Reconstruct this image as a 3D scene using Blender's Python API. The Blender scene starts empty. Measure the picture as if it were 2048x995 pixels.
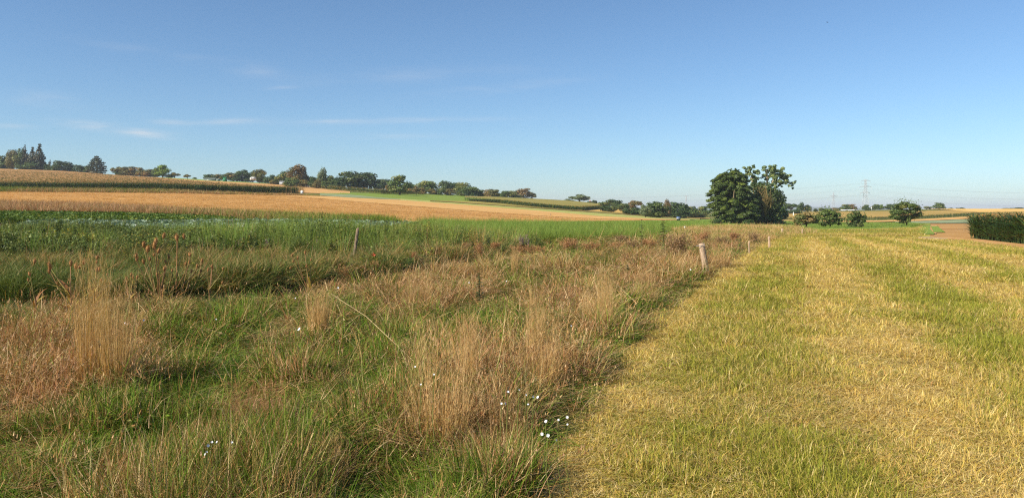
import bpy, math, random
import numpy as np
from mathutils import Vector

# ------------------------------------------------------------------ camera, sky, sun, exposure
S = bpy.context.scene
COL = S.collection
FPX, V0, CAMH = 1577.0, 417.0, 1.6          # focal length and horizon row of the 2048 px photograph, eye height (m)
cam_d = bpy.data.cameras.new('camera')
cam_d.sensor_width = 36.0
cam_d.lens = FPX / 2048 * 36
cam_d.shift_y = -(497.5 - V0) / 2048
cam_d.clip_start, cam_d.clip_end = 0.1, 30000
cam = bpy.data.objects.new('camera', cam_d)
cam.location = (0, 0, CAMH)
cam.rotation_euler = (math.radians(90), 0, 0)
COL.objects.link(cam)
S.camera = cam

SUN_AZ, SUN_EL = math.radians(-120), math.radians(36)     # azimuth from +Y towards +X, elevation
world = bpy.data.worlds.new('World')
S.world = world
world.use_nodes = True
wn, wl = world.node_tree.nodes, world.node_tree.links
sky = wn.new('ShaderNodeTexSky')
sky.sky_type = 'NISHITA'
sky.sun_disc = False
sky.sun_elevation = SUN_EL
sky.sun_rotation = SUN_AZ
sky.altitude = 200
sky.air_density = 0.85
sky.dust_density = 0.5
sky.ozone_density = 6.0
bg = wn['Background']
bg.inputs['Strength'].default_value = 0.101


def cirrus(color_socket):
    """thin streaks of cirrus laid over the sky by direction"""
    def m(op, a, b=None, c=None):
        n = wn.new('ShaderNodeMath'); n.operation = op
        for i, v in enumerate((a, b, c)):
            if v is None: continue
            if isinstance(v, (int, float)): n.inputs[i].default_value = v
            else: wl.new(v, n.inputs[i])
        return n.outputs[0]
    tc = wn.new('ShaderNodeTexCoord')
    sp = wn.new('ShaderNodeSeparateXYZ'); wl.new(tc.outputs['Generated'], sp.inputs[0])
    yy = m('MAXIMUM', sp.outputs[1], 0.05)
    a = m('DIVIDE', sp.outputs[0], yy); b = m('DIVIDE', sp.outputs[2], yy)
    total = None
    for (u, v, su, sv, slope, k) in ((215, 255, 85, 7, 0.11, .42), (290, 268, 40, 6, 0.12, .35), (340, 244, 30, 4, .03, .3), (450, 243, 80, 5, -.04, .2), (650, 243, 35, 3, -.02, .38),
                                     (800, 241, 160, 5, -.02, .2), (820, 150, 190, 12, -.05, .09), (330, 108, 130, 9, .16, .07), (515, 145, 40, 16, .1, .09),
                                     (560, 176, 25, 3, -.05, .14), (90, 200, 60, 14, .08, .1), (1000, 175, 120, 8, -.1, .12), (30, 252, 40, 4, .02, .22), (760, 272, 120, 5, .0, .12)):
        a0, b0 = (u - 1024) / FPX, (V0 - v) / FPX
        da = m('SUBTRACT', a, a0)
        db = m('ADD', m('SUBTRACT', b, b0), m('MULTIPLY', da, slope))
        e = m('ADD', m('POWER', m('MULTIPLY', da, FPX / su), 2), m('POWER', m('MULTIPLY', db, FPX / sv), 2))
        g = m('MULTIPLY', m('EXPONENT', m('MULTIPLY', e, -0.8)), min(.7, k * 1.2))
        total = g if total is None else m('ADD', total, g)
    cb = wn.new('ShaderNodeCombineXYZ')
    wl.new(m('MULTIPLY', m('ADD', a, m('MULTIPLY', b, 2.0)), 12), cb.inputs[0]); wl.new(m('MULTIPLY', b, 90), cb.inputs[1])
    nz = wn.new('ShaderNodeTexNoise'); nz.inputs['Scale'].default_value = 1.0; nz.inputs['Detail'].default_value = 6
    wl.new(cb.outputs[0], nz.inputs['Vector'])
    r = wn.new('ShaderNodeMapRange'); wl.new(nz.outputs['Fac'], r.inputs[0])
    r.inputs[1].default_value = .36; r.inputs[2].default_value = .66; r.inputs[3].default_value = .15; r.inputs[4].default_value = 1.15
    fac = m('MINIMUM', m('MULTIPLY', total, r.outputs[0]), .8)
    mx = wn.new('ShaderNodeMix'); mx.data_type = 'RGBA'
    wl.new(fac, mx.inputs[0]); wl.new(color_socket, mx.inputs[6]); mx.inputs[7].default_value = (5.6, 5.6, 5.7, 1)
    return mx.outputs[2]


hue = wn.new('ShaderNodeMix'); hue.data_type = 'RGBA'; hue.blend_type = 'MULTIPLY'; hue.inputs[0].default_value = 1
wl.new(sky.outputs[0], hue.inputs[6]); hue.inputs[7].default_value = (1.0, 1.03, .98, 1)      # a touch towards cyan, as the camera has it
wl.new(cirrus(hue.outputs[2]), bg.inputs['Color'])

sun_d = bpy.data.lights.new('sun', 'SUN')
sun_d.energy = 5.0
sun_d.angle = math.radians(0.53)
sun_d.color = (1.0, 0.91, 0.76)
sun = bpy.data.objects.new('sun', sun_d)
sdir = Vector((math.sin(SUN_AZ) * math.cos(SUN_EL), math.cos(SUN_AZ) * math.cos(SUN_EL), math.sin(SUN_EL)))
sun.rotation_euler = sdir.to_track_quat('Z', 'Y').to_euler()
sun.location = sdir * 200
COL.objects.link(sun)

S.view_settings.view_transform = 'Standard'
S.view_settings.look = 'None'
S.view_settings.exposure = 0.5
S.view_settings.gamma = 1.0
S.cycles.use_denoising = False
S.cycles.filter_width = 1.2
S.cycles.volume_bounces = 0
S.cycles.max_bounces = 6
S.cycles.diffuse_bounces = 1
S.cycles.transparent_max_bounces = 8

# ------------------------------------------------------------------ small helpers
rng = np.random.default_rng(11)
random.seed(11)


def hash2(ix, iy, seed):
    n = (ix.astype(np.int64) * 374761393 + iy.astype(np.int64) * 668265263 + seed * 974634777) & 0xffffffff
    n = ((n ^ (n >> 13)) * 1274126177) & 0xffffffff
    return ((n ^ (n >> 16)) & 0xffff) / 65535.0


def vnoise(x, y, seed=0):
    x, y = np.asarray(x, float), np.asarray(y, float)
    ix, iy = np.floor(x), np.floor(y)
    fx, fy = x - ix, y - iy
    fx, fy = fx * fx * (3 - 2 * fx), fy * fy * (3 - 2 * fy)
    a, b = hash2(ix, iy, seed), hash2(ix + 1, iy, seed)
    c, d = hash2(ix, iy + 1, seed), hash2(ix + 1, iy + 1, seed)
    return (a * (1 - fx) + b * fx) * (1 - fy) + (c * (1 - fx) + d * fx) * fy


def fbm(x, y, seed=0, octaves=3):
    t, k, n = 0, 1.0, 0
    for o in range(octaves):
        t = t + vnoise(x * 2 ** o, y * 2 ** o, seed + o) * k
        n += k; k *= .5
    return t / n


# ------------------------------------------------------------------ the lie of the land
# rows (distance, picture row of the ground there) for a few bearings; z(distance) is interpolated between the bearings
LAND = {
    -700: [(26, 514), (45, 469), (60, 450), (80, 431), (92, 421), (110, 411), (200, 384), (217, 380), (300, 365), (480, 342), (560, 341), (900, 352)],
    0: [(26, 514), (45, 471), (60, 450), (80, 431), (92, 421), (110, 411), (200, 384), (217, 380), (300, 366), (480, 344), (560, 342), (900, 352)],
    350: [(26, 514), (45, 472), (60, 454), (80, 437), (95, 429), (112, 425), (200, 388), (217, 383), (300, 371), (460, 357), (560, 356), (900, 366)],
    700: [(26, 514), (45, 473), (62, 455), (85, 446), (110, 441), (200, 404), (230, 396), (300, 388), (400, 381), (480, 377), (600, 376), (900, 386)],
    1000: [(26, 514), (45, 473), (62, 457), (85, 450), (125, 444), (220, 420), (280, 411), (350, 404), (450, 396), (550, 395), (900, 401)],
    1200: [(26, 514), (45, 474), (62, 460), (85, 452), (135, 442), (230, 431), (300, 424), (380, 417), (480, 410), (600, 409), (900, 414)],
    1400: [(26, 515), (40, 486), (62, 469), (85, 460), (140, 448), (200, 445), (280, 441), (350, 438), (450, 434), (600, 429), (900, 424)],
    1600: [(20, 543), (30, 504), (45, 487), (64, 475), (95, 462), (150, 456), (200, 450), (260, 443), (320, 437), (420, 426), (500, 424), (900, 425)],
    1800: [(20, 543), (30, 505), (45, 488), (64, 476), (95, 462), (150, 454), (200, 447), (260, 441), (320, 435), (400, 425), (470, 418), (560, 417.5), (900, 421)],
    1950: [(20, 543), (30, 506), (45, 491), (62, 480), (80, 467), (110, 457), (150, 449), (200, 443), (250, 437), (300, 431), (400, 423), (520, 417.6), (900, 419)],
    2100: [(20, 543), (30, 507), (45, 495), (58, 486), (80, 470), (110, 458), (150, 449), (200, 443), (250, 437), (300, 431), (400, 423), (520, 417.6), (900, 419)],
    2900: [(20, 543), (30, 507), (45, 495), (58, 486), (80, 470), (110, 458), (150, 449), (200, 443), (250, 437), (300, 431), (400, 423), (520, 417.6), (900, 419)],
}
LY = np.exp(np.linspace(math.log(2.0), math.log(12000.0), 500))
lu = sorted(LAND)
LS = np.linspace(-1.3, 1.3, 240)
_tab = []
for u in lu:
    pts = [(1, 0.0), (8, 0.0), (14, 0.0)] + [(Y, CAMH - Y * (v - V0) / FPX) for Y, v in LAND[u]] + [(2000, -4.0), (5000, -8.0), (12000, -14.0)]
    _tab.append(np.interp(np.log(LY), np.log([p[0] for p in pts]), [p[1] for p in pts]))
_tab = np.array(_tab)
_su = (np.array(lu) - 1024) / FPX
LZ = np.array([np.interp(LS, _su, _tab[:, j]) for j in range(len(LY))]).T          # [s, Y]
_k = np.exp(-np.linspace(-2, 2, 13) ** 2); _k /= _k.sum()
LZ = np.apply_along_axis(lambda r: np.convolve(np.pad(r, 6, mode='edge'), _k, 'valid'), 0, LZ)
_k = np.exp(-np.linspace(-2, 2, 9) ** 2); _k /= _k.sum()
LZ = np.apply_along_axis(lambda r: np.convolve(np.pad(r, 4, mode='edge'), _k, 'valid'), 1, LZ)

DITCH = [(-400, 618), (0, 612), (130, 608), (300, 602), (450, 592), (600, 576), (720, 557), (850, 536), (960, 517), (1080, 500)]
DX = np.array([(u - 1024) / FPX * (2523 / (v - V0)) for u, v in DITCH]); DY = np.array([2523 / (v - V0) for u, v in DITCH])
DXf = np.linspace(DX[0], DX[-1], 400); DYf = np.interp(DXf, DX, DY)


def ditch(x, y):
    yc = np.interp(x, DXf, DYf)
    slope = np.interp(x, DXf[1:], np.diff(DYf) / np.diff(DXf))
    d = (y - yc) / np.sqrt(1 + slope ** 2)
    fade = np.clip((DX[-1] - x) / 4.0, 0, 1)
    near = np.exp(-(np.minimum(d + 0.1, 0) / 0.75) ** 2)
    far = np.exp(-(np.maximum(d + 0.1, 0) / 0.38) ** 2)
    bank = 0.2 * np.exp(-((d - 1.2) / 0.9) ** 2)
    return fade * (bank - 1.0 * np.where(d < -0.1, near, far))


def H(x, y, detail=True):
    x, y = np.asarray(x, float), np.asarray(y, float)
    yy = np.maximum(y, 2.0)
    s = np.clip(x / yy, LS[0], LS[-1])
    fs = (s - LS[0]) / (LS[1] - LS[0])
    fy = (np.log(np.clip(yy, LY[0], LY[-1])) - math.log(LY[0])) / (math.log(LY[-1]) - math.log(LY[0])) * (len(LY) - 1)
    i = np.clip(fs.astype(int), 0, len(LS) - 2); j = np.clip(fy.astype(int), 0, len(LY) - 2)
    a, b = fs - i, fy - j
    z = (LZ[i, j] * (1 - a) * (1 - b) + LZ[i + 1, j] * a * (1 - b) + LZ[i, j + 1] * (1 - a) * b + LZ[i + 1, j + 1] * a * b)
    if detail:
        z = z + ditch(x, y) * (y < 45) + (fbm(x * .35, y * .35, 5) - .5) * 0.12 * np.clip((60 - y) / 30, 0, 1)
    return z


_YS = np.exp(np.linspace(math.log(2.5), math.log(1500), 900))


def ground_at(u, v):
    """distance at which the line of sight through picture point (u, v) first meets the land"""
    u = np.atleast_1d(np.asarray(u, float)); v = np.atleast_1d(np.asarray(v, float))
    s = (u - 1024) / FPX
    out = np.zeros(len(u))
    for c in range(0, len(u), 2000):
        ss = s[c:c + 2000, None]
        vv = V0 - FPX * (H(ss * _YS[None], np.broadcast_to(_YS[None], (len(ss), len(_YS))), False) - CAMH) / _YS[None]
        env = np.minimum.accumulate(vv, axis=1)
        t = v[c:c + 2000, None]
        hit = env <= t
        j = np.where(hit.any(1), hit.argmax(1), vv.argmin(1))
        j0 = np.maximum(j - 1, 0)
        r = np.arange(len(j))
        v1, v0 = env[r, j], env[r, j0]
        f = np.where(hit.any(1) & (v0 > v1), (v0 - t[:, 0]) / np.maximum(v0 - v1, 1e-6), 1.0)
        out[c:c + 2000] = _YS[j0] + (_YS[j] - _YS[j0]) * np.clip(f, 0, 1)
    return out


def place(u, v, detail=True):
    """world point on the land seen at picture point (u, v)"""
    Y = ground_at(u, v)
    X = (np.atleast_1d(u) - 1024) / FPX * Y
    return X, Y, H(X, Y, detail)


def P(u, v):
    x, y, z = place(u, v)
    return Vector((float(x[0]), float(y[0]), float(z[0])))


# ------------------------------------------------------------------ mesh building
def mesh_np(name, V, T, col=None, mat=None, smooth=False, matidx=None):
    V = np.asarray(V, np.float32); T = np.asarray(T, np.int32)
    k = T.shape[1]
    me = bpy.data.meshes.new(name)
    me.vertices.add(len(V)); me.vertices.foreach_set('co', V.ravel())
    me.loops.add(T.size); me.loops.foreach_set('vertex_index', T.ravel())
    me.polygons.add(len(T)); me.polygons.foreach_set('loop_start', np.arange(0, T.size, k, dtype=np.int32))
    if col is not None:
        c = np.ones((len(V), 4), np.float32); c[:, :3] = col
        a = me.attributes.new('col', 'FLOAT_COLOR', 'POINT'); a.data.foreach_set('color', c.ravel())
    if mat is not None:
        for m in (mat if isinstance(mat, (list, tuple)) else [mat]): me.materials.append(m)
    if matidx is not None: me.polygons.foreach_set('material_index', np.asarray(matidx, np.int32))
    if smooth: me.polygons.foreach_set('use_smooth', np.ones(len(T), bool))
    me.update()
    return me


class MB:
    """collects triangles"""
    def __init__(s): s.V, s.T, s.C, s.M, s.n = [], [], [], [], 0

    def add(s, V, T, col=(0.5, 0.5, 0.5), mi=0):
        V = np.asarray(V, float); T = np.asarray(T, int)
        if T.shape[1] == 4: T = np.concatenate([T[:, [0, 1, 2]], T[:, [0, 2, 3]]])
        s.V.append(V); s.T.append(T + s.n); s.n += len(V)
        s.C.append(np.broadcast_to(np.asarray(col, float), (len(V), 3))); s.M.append(np.full(len(T), mi))
        return s

    def mesh(s, name, mat, smooth=False):
        return mesh_np(name, np.concatenate(s.V), np.concatenate(s.T), np.concatenate(s.C), mat, smooth, np.concatenate(s.M))


def tube(mb, pts, rad, n=6, col=(.5, .5, .5), cap=True, mi=0):
    pts = np.asarray(pts, float); rad = np.broadcast_to(np.asarray(rad, float), (len(pts),))
    rings = []
    for i, p in enumerate(pts):
        t = pts[min(i + 1, len(pts) - 1)] - pts[max(i - 1, 0)]
        t = t / (np.linalg.norm(t) + 1e-9)
        a = np.cross(t, (0, 0, 1) if abs(t[2]) < .9 else (1, 0, 0)); a /= np.linalg.norm(a) + 1e-9
        b = np.cross(t, a)
        ang = np.arange(n) / n * 2 * math.pi
        rings.append(p + rad[i] * (np.cos(ang)[:, None] * a + np.sin(ang)[:, None] * b))
    V = np.concatenate(rings); T = []
    for i in range(len(pts) - 1):
        for k in range(n):
            T.append((i * n + k, i * n + (k + 1) % n, (i + 1) * n + (k + 1) % n, (i + 1) * n + k))
    mb.add(V, T, col, mi)
    if cap:
        for i in (0, len(pts) - 1):
            c = np.concatenate([rings[i], [pts[i]]])
            mb.add(c, [(k, (k + 1) % n, n) for k in range(n)], col, mi)
    return mb


def box(mb, c, size, rotz=0, col=(.5, .5, .5), mi=0):
    c = np.asarray(c, float); h = np.asarray(size, float) / 2
    v = np.array([(x, y, z) for z in (-1, 1) for y in (-1, 1) for x in (-1, 1)], float) * h
    ca, sa = math.cos(rotz), math.sin(rotz)
    v = np.stack([v[:, 0] * ca - v[:, 1] * sa, v[:, 0] * sa + v[:, 1] * ca, v[:, 2]], 1) + c
    mb.add(v, [(0, 2, 3, 1), (4, 5, 7, 6), (0, 1, 5, 4), (2, 6, 7, 3), (0, 4, 6, 2), (1, 3, 7, 5)], col, mi)
    return mb


def blades(mb, base, az, h, w, lean, bend=1.6, twist=None, seg=3, rnd=None, mi=0, taper=True, third=None):
    """grass blades: tapering strips that lean over towards az; seg levels"""
    n = len(base)
    base = np.asarray(base, float)
    h, w, lean = (np.broadcast_to(np.asarray(q, float), (n,)) for q in (h, w, lean))
    twist = rng.uniform(0, math.pi, n) if twist is None else np.broadcast_to(twist, (n,))
    rnd = rng.random(n) if rnd is None else rnd
    out = np.stack([np.cos(az), np.sin(az), np.zeros(n)], 1)
    side = np.stack([np.cos(twist), np.sin(twist), np.zeros(n)], 1)
    L = []
    for k in range(seg + 1):
        t = k / seg
        p = base + out * (h * lean * t ** bend)[:, None]
        p[:, 2] += h * (t - .32 * np.minimum(lean, 1.6) ** 2 * t ** (bend + 1)) if seg > 1 else h * t
        ww = w * ((1 - t ** 1.6) if taper else np.ones(n)) * .5
        if k < seg or not taper:
            L.append(p - side * ww[:, None]); L.append(p + side * ww[:, None])
        else:
            L.append(p)
    m = len(L)
    V = np.stack(L, 1).reshape(-1, 3)
    T = []
    for k in range(seg):
        a = 2 * k
        if k < seg - 1 or not taper: T += [(a, a + 1, a + 3), (a, a + 3, a + 2)]
        else: T += [(a, a + 1, a + 2)]
    T = (np.arange(n)[:, None, None] * m + np.array(T)[None]).reshape(-1, 3)
    c = np.repeat(np.stack([rnd, rng.random(n), np.zeros(n) if third is None else np.broadcast_to(third, (n,))], 1), m, 0)
    mb.V.append(V); mb.T.append(T + mb.n); mb.n += len(V); mb.C.append(c); mb.M.append(np.full(len(T), mi))
    return mb


def unit(v): return v / (np.linalg.norm(v, axis=-1, keepdims=True) + 1e-9)


def leaves(mb, C, N, size, aspect=1.5, rnd=None, rnd2=None, up=None, mi=0, droop=0.0):
    """leaf faces (pointed diamonds, folded a little) at C facing about N"""
    n = len(C)
    N = unit(N + 1e-6)
    r = rng.normal(size=(n, 3)) if up is None else up + rng.normal(size=(n, 3)) * .4
    a = unit(np.cross(N, r)); b = np.cross(N, a)
    b[:, 2] -= droop; b = unit(b)
    size = np.broadcast_to(np.asarray(size, float), (n,))[:, None]
    V = np.stack([C - b * size * aspect * .5, C + a * size * .5 + N * size * .12, C + b * size * aspect * .5, C - a * size * .5 + N * size * .12], 1).reshape(-1, 3)
    T = np.arange(n)[:, None, None] * 4 + np.array([(0, 1, 2), (0, 2, 3)])[None]
    c = np.stack([rng.random(n) if rnd is None else rnd, np.zeros(n) if rnd2 is None else rnd2, np.zeros(n)], 1)
    mb.V.append(V); mb.T.append(T.reshape(-1, 3) + mb.n); mb.n += len(V); mb.C.append(np.repeat(c, 4, 0)); mb.M.append(np.full(2 * n, mi))
    return mb


def blob_leaves(mb, blobs, n, size, aspect=1.5, upbias=.35, fill=.25, droop=0., mi=0):
    """leaves over the outsides of a set of ellipsoid clumps, some inside"""
    B = np.array([b[:6] for b in blobs], float)
    tint = np.array([b[6] if len(b) > 6 else random.random() for b in blobs])
    area = (B[:, 3] * B[:, 4] + B[:, 3] * B[:, 5] + B[:, 4] * B[:, 5])
    k = rng.choice(len(B), n, p=area / area.sum())
    d = unit(rng.normal(size=(n, 3)))
    rr = np.where(rng.random(n) < fill, rng.uniform(.3, .8, n), rng.uniform(.78, 1.12, n))
    C = B[k, :3] + d * B[k, 3:6] * rr[:, None]
    N = d + np.array((0, 0, upbias)) + rng.normal(size=(n, 3)) * .45
    leaves(mb, C, N, size * rng.uniform(.7, 1.35, n), aspect, rnd2=tint[k], mi=mi, droop=droop)
    return mb


# ------------------------------------------------------------------ objects, labels, groups
def tag(o, label=None, cat=None, group=None, kind=None):
    for k, v in (('label', label), ('category', cat), ('group', group), ('kind', kind)):
        if v: o[k] = v
    return o


def obj(name, me, parent=None, loc=None):
    o = bpy.data.objects.new(name, me); COL.objects.link(o)
    if parent is not None: o.parent = parent
    if loc is not None: o.location = loc
    return o


def empty(name, loc, rz=0.0, label=None, cat=None, group=None):
    o = bpy.data.objects.new(name, None); COL.objects.link(o)
    o.empty_display_size = .2
    o.location = loc; o.rotation_euler = (0, 0, rz)
    return tag(o, label, cat, group)


# ------------------------------------------------------------------ materials
def mat_new(name):
    m = bpy.data.materials.new(name); m.use_nodes = True
    nt = m.node_tree
    for n in list(nt.nodes): nt.nodes.remove(n)
    return m, nt.nodes, nt.links


def rgb(h, k=1.0):
    """sRGB 0-255 triple -> linear rgba"""
    c = [((x / 255 + .055) / 1.055) ** 2.4 if x / 255 > .04045 else x / 255 / 12.92 for x in h]
    return (c[0] * k, c[1] * k, c[2] * k, 1)


def ramp(nodes, stops):
    r = nodes.new('ShaderNodeValToRGB')
    e = r.color_ramp.elements
    while len(e) < len(stops): e.new(.5)
    for i, (p, c) in enumerate(stops): e[i].position = p; e[i].color = c if len(c) == 4 else (*c, 1)
    return r


def finish_leafy(nodes, links, colour, translucent=.3, rough=.55, spec=.25, tmul=(1.35, 1.25, .6)):
    out = nodes.new('ShaderNodeOutputMaterial')
    p = nodes.new('ShaderNodeBsdfPrincipled')
    p.inputs['Roughness'].default_value = rough
    p.inputs['Specular IOR Level'].default_value = spec
    links.new(colour, p.inputs['Base Color'])
    t = nodes.new('ShaderNodeBsdfTranslucent')
    mu = nodes.new('ShaderNodeMix'); mu.data_type = 'RGBA'; mu.blend_type = 'MULTIPLY'; mu.inputs[0].default_value = 1
    links.new(colour, mu.inputs[6]); mu.inputs[7].default_value = (*tmul, 1)
    links.new(mu.outputs[2], t.inputs['Color'])
    mx = nodes.new('ShaderNodeMixShader'); mx.inputs[0].default_value = translucent
    links.new(p.outputs[0], mx.inputs[1]); links.new(t.outputs[0], mx.inputs[2])
    links.new(mx.outputs[0], out.inputs['Surface'])


def mat_grass(name, greens, straws, translucent=.3, rough=.6, spec=.2):
    """blade colour: two ramps by the blade's own random number, mixed by the dryness of its tuft (x of the instance's tint)"""
    m, N, L = mat_new(name)
    a = N.new('ShaderNodeAttribute'); a.attribute_name = 'col'
    t = N.new('ShaderNodeAttribute'); t.attribute_type = 'INSTANCER'; t.attribute_name = 'tint'
    sa = N.new('ShaderNodeSeparateColor'); L.new(a.outputs['Color'], sa.inputs[0])
    st = N.new('ShaderNodeSeparateXYZ'); L.new(t.outputs['Vector'], st.inputs[0])
    k = len(greens)
    g = ramp(N, [(i / max(1, k - 1), c) for i, c in enumerate(greens)]); L.new(sa.outputs[1], g.inputs[0])
    k = len(straws)
    s = ramp(N, [(i / max(1, k - 1), c) for i, c in enumerate(straws)]); L.new(sa.outputs[1], s.inputs[0])
    d = N.new('ShaderNodeMath'); d.operation = 'SUBTRACT'; L.new(st.outputs[0], d.inputs[0]); L.new(sa.outputs[0], d.inputs[1])
    mr = N.new('ShaderNodeMapRange'); L.new(d.outputs[0], mr.inputs[0])
    mr.inputs[1].default_value = -.12; mr.inputs[2].default_value = .12
    mx = N.new('ShaderNodeMix'); mx.data_type = 'RGBA'
    L.new(mr.outputs[0], mx.inputs[0]); L.new(g.outputs[0], mx.inputs[6]); L.new(s.outputs[0], mx.inputs[7])
    hs = N.new('ShaderNodeHueSaturation'); L.new(mx.outputs[2], hs.inputs['Color']); L.new(st.outputs[1], hs.inputs['Value'])
    L.new(st.outputs[2], hs.inputs['Hue'])
    finish_leafy(N, L, hs.outputs[0], translucent, rough, spec)
    return m


def mat_leaf(name, c1, c2, c3=None, thr=.8, translucent=.25, spec=.3, rough=.5, obj_var=.12):
    """leaf colour: c1..c2 by the leaf, clumps above thr go towards c3"""
    m, N, L = mat_new(name)
    a = N.new('ShaderNodeAttribute'); a.attribute_name = 'col'
    sa = N.new('ShaderNodeSeparateColor'); L.new(a.outputs['Color'], sa.inputs[0])
    g = ramp(N, [(0, c1), (1, c2)]); L.new(sa.outputs[0], g.inputs[0])
    col = g.outputs[0]
    mr = N.new('ShaderNodeMapRange'); L.new(sa.outputs[1], mr.inputs[0]); mr.inputs[1].default_value = thr - .05; mr.inputs[2].default_value = thr + .1
    mx = N.new('ShaderNodeMix'); mx.data_type = 'RGBA'; L.new(mr.outputs[0], mx.inputs[0]); L.new(col, mx.inputs[6]); mx.inputs[7].default_value = c3 or c2
    oi = N.new('ShaderNodeObjectInfo')
    vr = N.new('ShaderNodeMapRange'); L.new(oi.outputs['Random'], vr.inputs[0]); vr.inputs[3].default_value = 1 - obj_var; vr.inputs[4].default_value = 1 + obj_var
    vb = N.new('ShaderNodeMapRange'); L.new(sa.outputs[1], vb.inputs[0]); vb.inputs[3].default_value = .82; vb.inputs[4].default_value = 1.18
    ml = N.new('ShaderNodeMath'); ml.operation = 'MULTIPLY'; L.new(vr.outputs[0], ml.inputs[0]); L.new(vb.outputs[0], ml.inputs[1])
    hs = N.new('ShaderNodeHueSaturation'); L.new(mx.outputs[2], hs.inputs['Color']); L.new(ml.outputs[0], hs.inputs['Value'])
    finish_leafy(N, L, hs.outputs[0], translucent, rough, spec)
    return m


def mat_plain(name, c1, c2=None, scale=6.0, rough=.8, spec=.3, stretch=(1, 1, 1), bump=0.0, metallic=0.0):
    m, N, L = mat_new(name)
    out = N.new('ShaderNodeOutputMaterial'); p = N.new('ShaderNodeBsdfPrincipled')
    p.inputs['Roughness'].default_value = rough; p.inputs['Specular IOR Level'].default_value = spec; p.inputs['Metallic'].default_value = metallic
    tc = N.new('ShaderNodeTexCoord'); mp = N.new('ShaderNodeMapping'); mp.inputs['Scale'].default_value = stretch
    L.new(tc.outputs['Object'], mp.inputs[0])
    nz = N.new('ShaderNodeTexNoise'); nz.inputs['Scale'].default_value = scale; nz.inputs['Detail'].default_value = 5
    L.new(mp.outputs[0], nz.inputs['Vector'])
    r = ramp(N, [(.3, c1), (.7, c2 or c1)]); L.new(nz.outputs['Fac'], r.inputs[0]); L.new(r.outputs[0], p.inputs['Base Color'])
    if bump:
        b = N.new('ShaderNodeBump'); b.inputs['Strength'].default_value = bump; b.inputs['Distance'].default_value = .05
        L.new(nz.outputs['Fac'], b.inputs['Height']); L.new(b.outputs[0], p.inputs['Normal'])
    L.new(p.outputs[0], out.inputs['Surface'])
    return m


def mat_field(name, c1, c2, c3, fine=.8, coarse=.03, rows=None, row_angle=0.0, row_col=None, row_amt=.4, bump=.5, fine_stretch=1.0, detail=5, patch=None):
    """a field: colour by two scales of noise, drilled rows along row_angle, a rough surface"""
    m, N, L = mat_new(name)
    out = N.new('ShaderNodeOutputMaterial'); p = N.new('ShaderNodeBsdfPrincipled')
    p.inputs['Roughness'].default_value = .95; p.inputs['Specular IOR Level'].default_value = .1
    ge = N.new('ShaderNodeNewGeometry')
    mp = N.new('ShaderNodeMapping'); mp.inputs['Rotation'].default_value = (0, 0, row_angle); L.new(ge.outputs['Position'], mp.inputs[0])
    m2 = N.new('ShaderNodeMapping'); m2.inputs['Scale'].default_value = (1, fine_stretch, 1); L.new(mp.outputs[0], m2.inputs[0])
    n1 = N.new('ShaderNodeTexNoise'); n1.inputs['Scale'].default_value = fine; n1.inputs['Detail'].default_value = detail; n1.inputs['Roughness'].default_value = .7
    L.new(m2.outputs[0], n1.inputs['Vector'])
    n2 = N.new('ShaderNodeTexNoise'); n2.inputs['Scale'].default_value = coarse; n2.inputs['Detail'].default_value = 4
    L.new(m2.outputs[0], n2.inputs['Vector'])
    r1 = ramp(N, [(.3, c1), (.68, c2)]); L.new(n1.outputs['Fac'], r1.inputs[0])
    r2 = N.new('ShaderNodeMapRange'); L.new(n2.outputs['Fac'], r2.inputs[0]); r2.inputs[1].default_value = .4; r2.inputs[2].default_value = .7
    mx = N.new('ShaderNodeMix'); mx.data_type = 'RGBA'; L.new(r2.outputs[0], mx.inputs[0]); L.new(r1.outputs[0], mx.inputs[6]); mx.inputs[7].default_value = c3
    sc = N.new('ShaderNodeMath'); sc.operation = 'MULTIPLY'; sc.inputs[1].default_value = .65; L.new(r2.outputs[0], sc.inputs[0]); L.new(sc.outputs[0], mx.inputs[0])
    col = mx.outputs[2]
    if rows:
        wv = N.new('ShaderNodeTexWave'); wv.wave_type = 'BANDS'; wv.bands_direction = 'X'
        wv.inputs['Scale'].default_value = math.pi * 2 / rows / 20 * 1.0; wv.inputs['Distortion'].default_value = 1.2; wv.inputs['Detail'].default_value = 3; wv.inputs['Detail Scale'].default_value = 1.5
        L.new(mp.outputs[0], wv.inputs['Vector'])
        rr = N.new('ShaderNodeMapRange'); L.new(wv.outputs['Fac'], rr.inputs[0]); rr.inputs[1].default_value = .45; rr.inputs[2].default_value = .9; rr.inputs[4].default_value = row_amt
        m3 = N.new('ShaderNodeMix'); m3.data_type = 'RGBA'; L.new(rr.outputs[0], m3.inputs[0]); L.new(col, m3.inputs[6]); m3.inputs[7].default_value = row_col or c2
        col = m3.outputs[2]
    L.new(col, p.inputs['Base Color'])
    b = N.new('ShaderNodeBump'); b.inputs['Strength'].default_value = bump; b.inputs['Distance'].default_value = .12
    L.new(n1.outputs['Fac'], b.inputs['Height']); L.new(b.outputs[0], p.inputs['Normal'])
    L.new(p.outputs[0], out.inputs['Surface'])
    return m


# ------------------------------------------------------------------ scattering (stuff only)
def unlinked(name, meshes):
    c = bpy.data.collections.new(name)
    for i, me in enumerate(meshes):
        o = bpy.data.objects.new('%s_%02d' % (name, i), me); c.objects.link(o)
    return c


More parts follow.
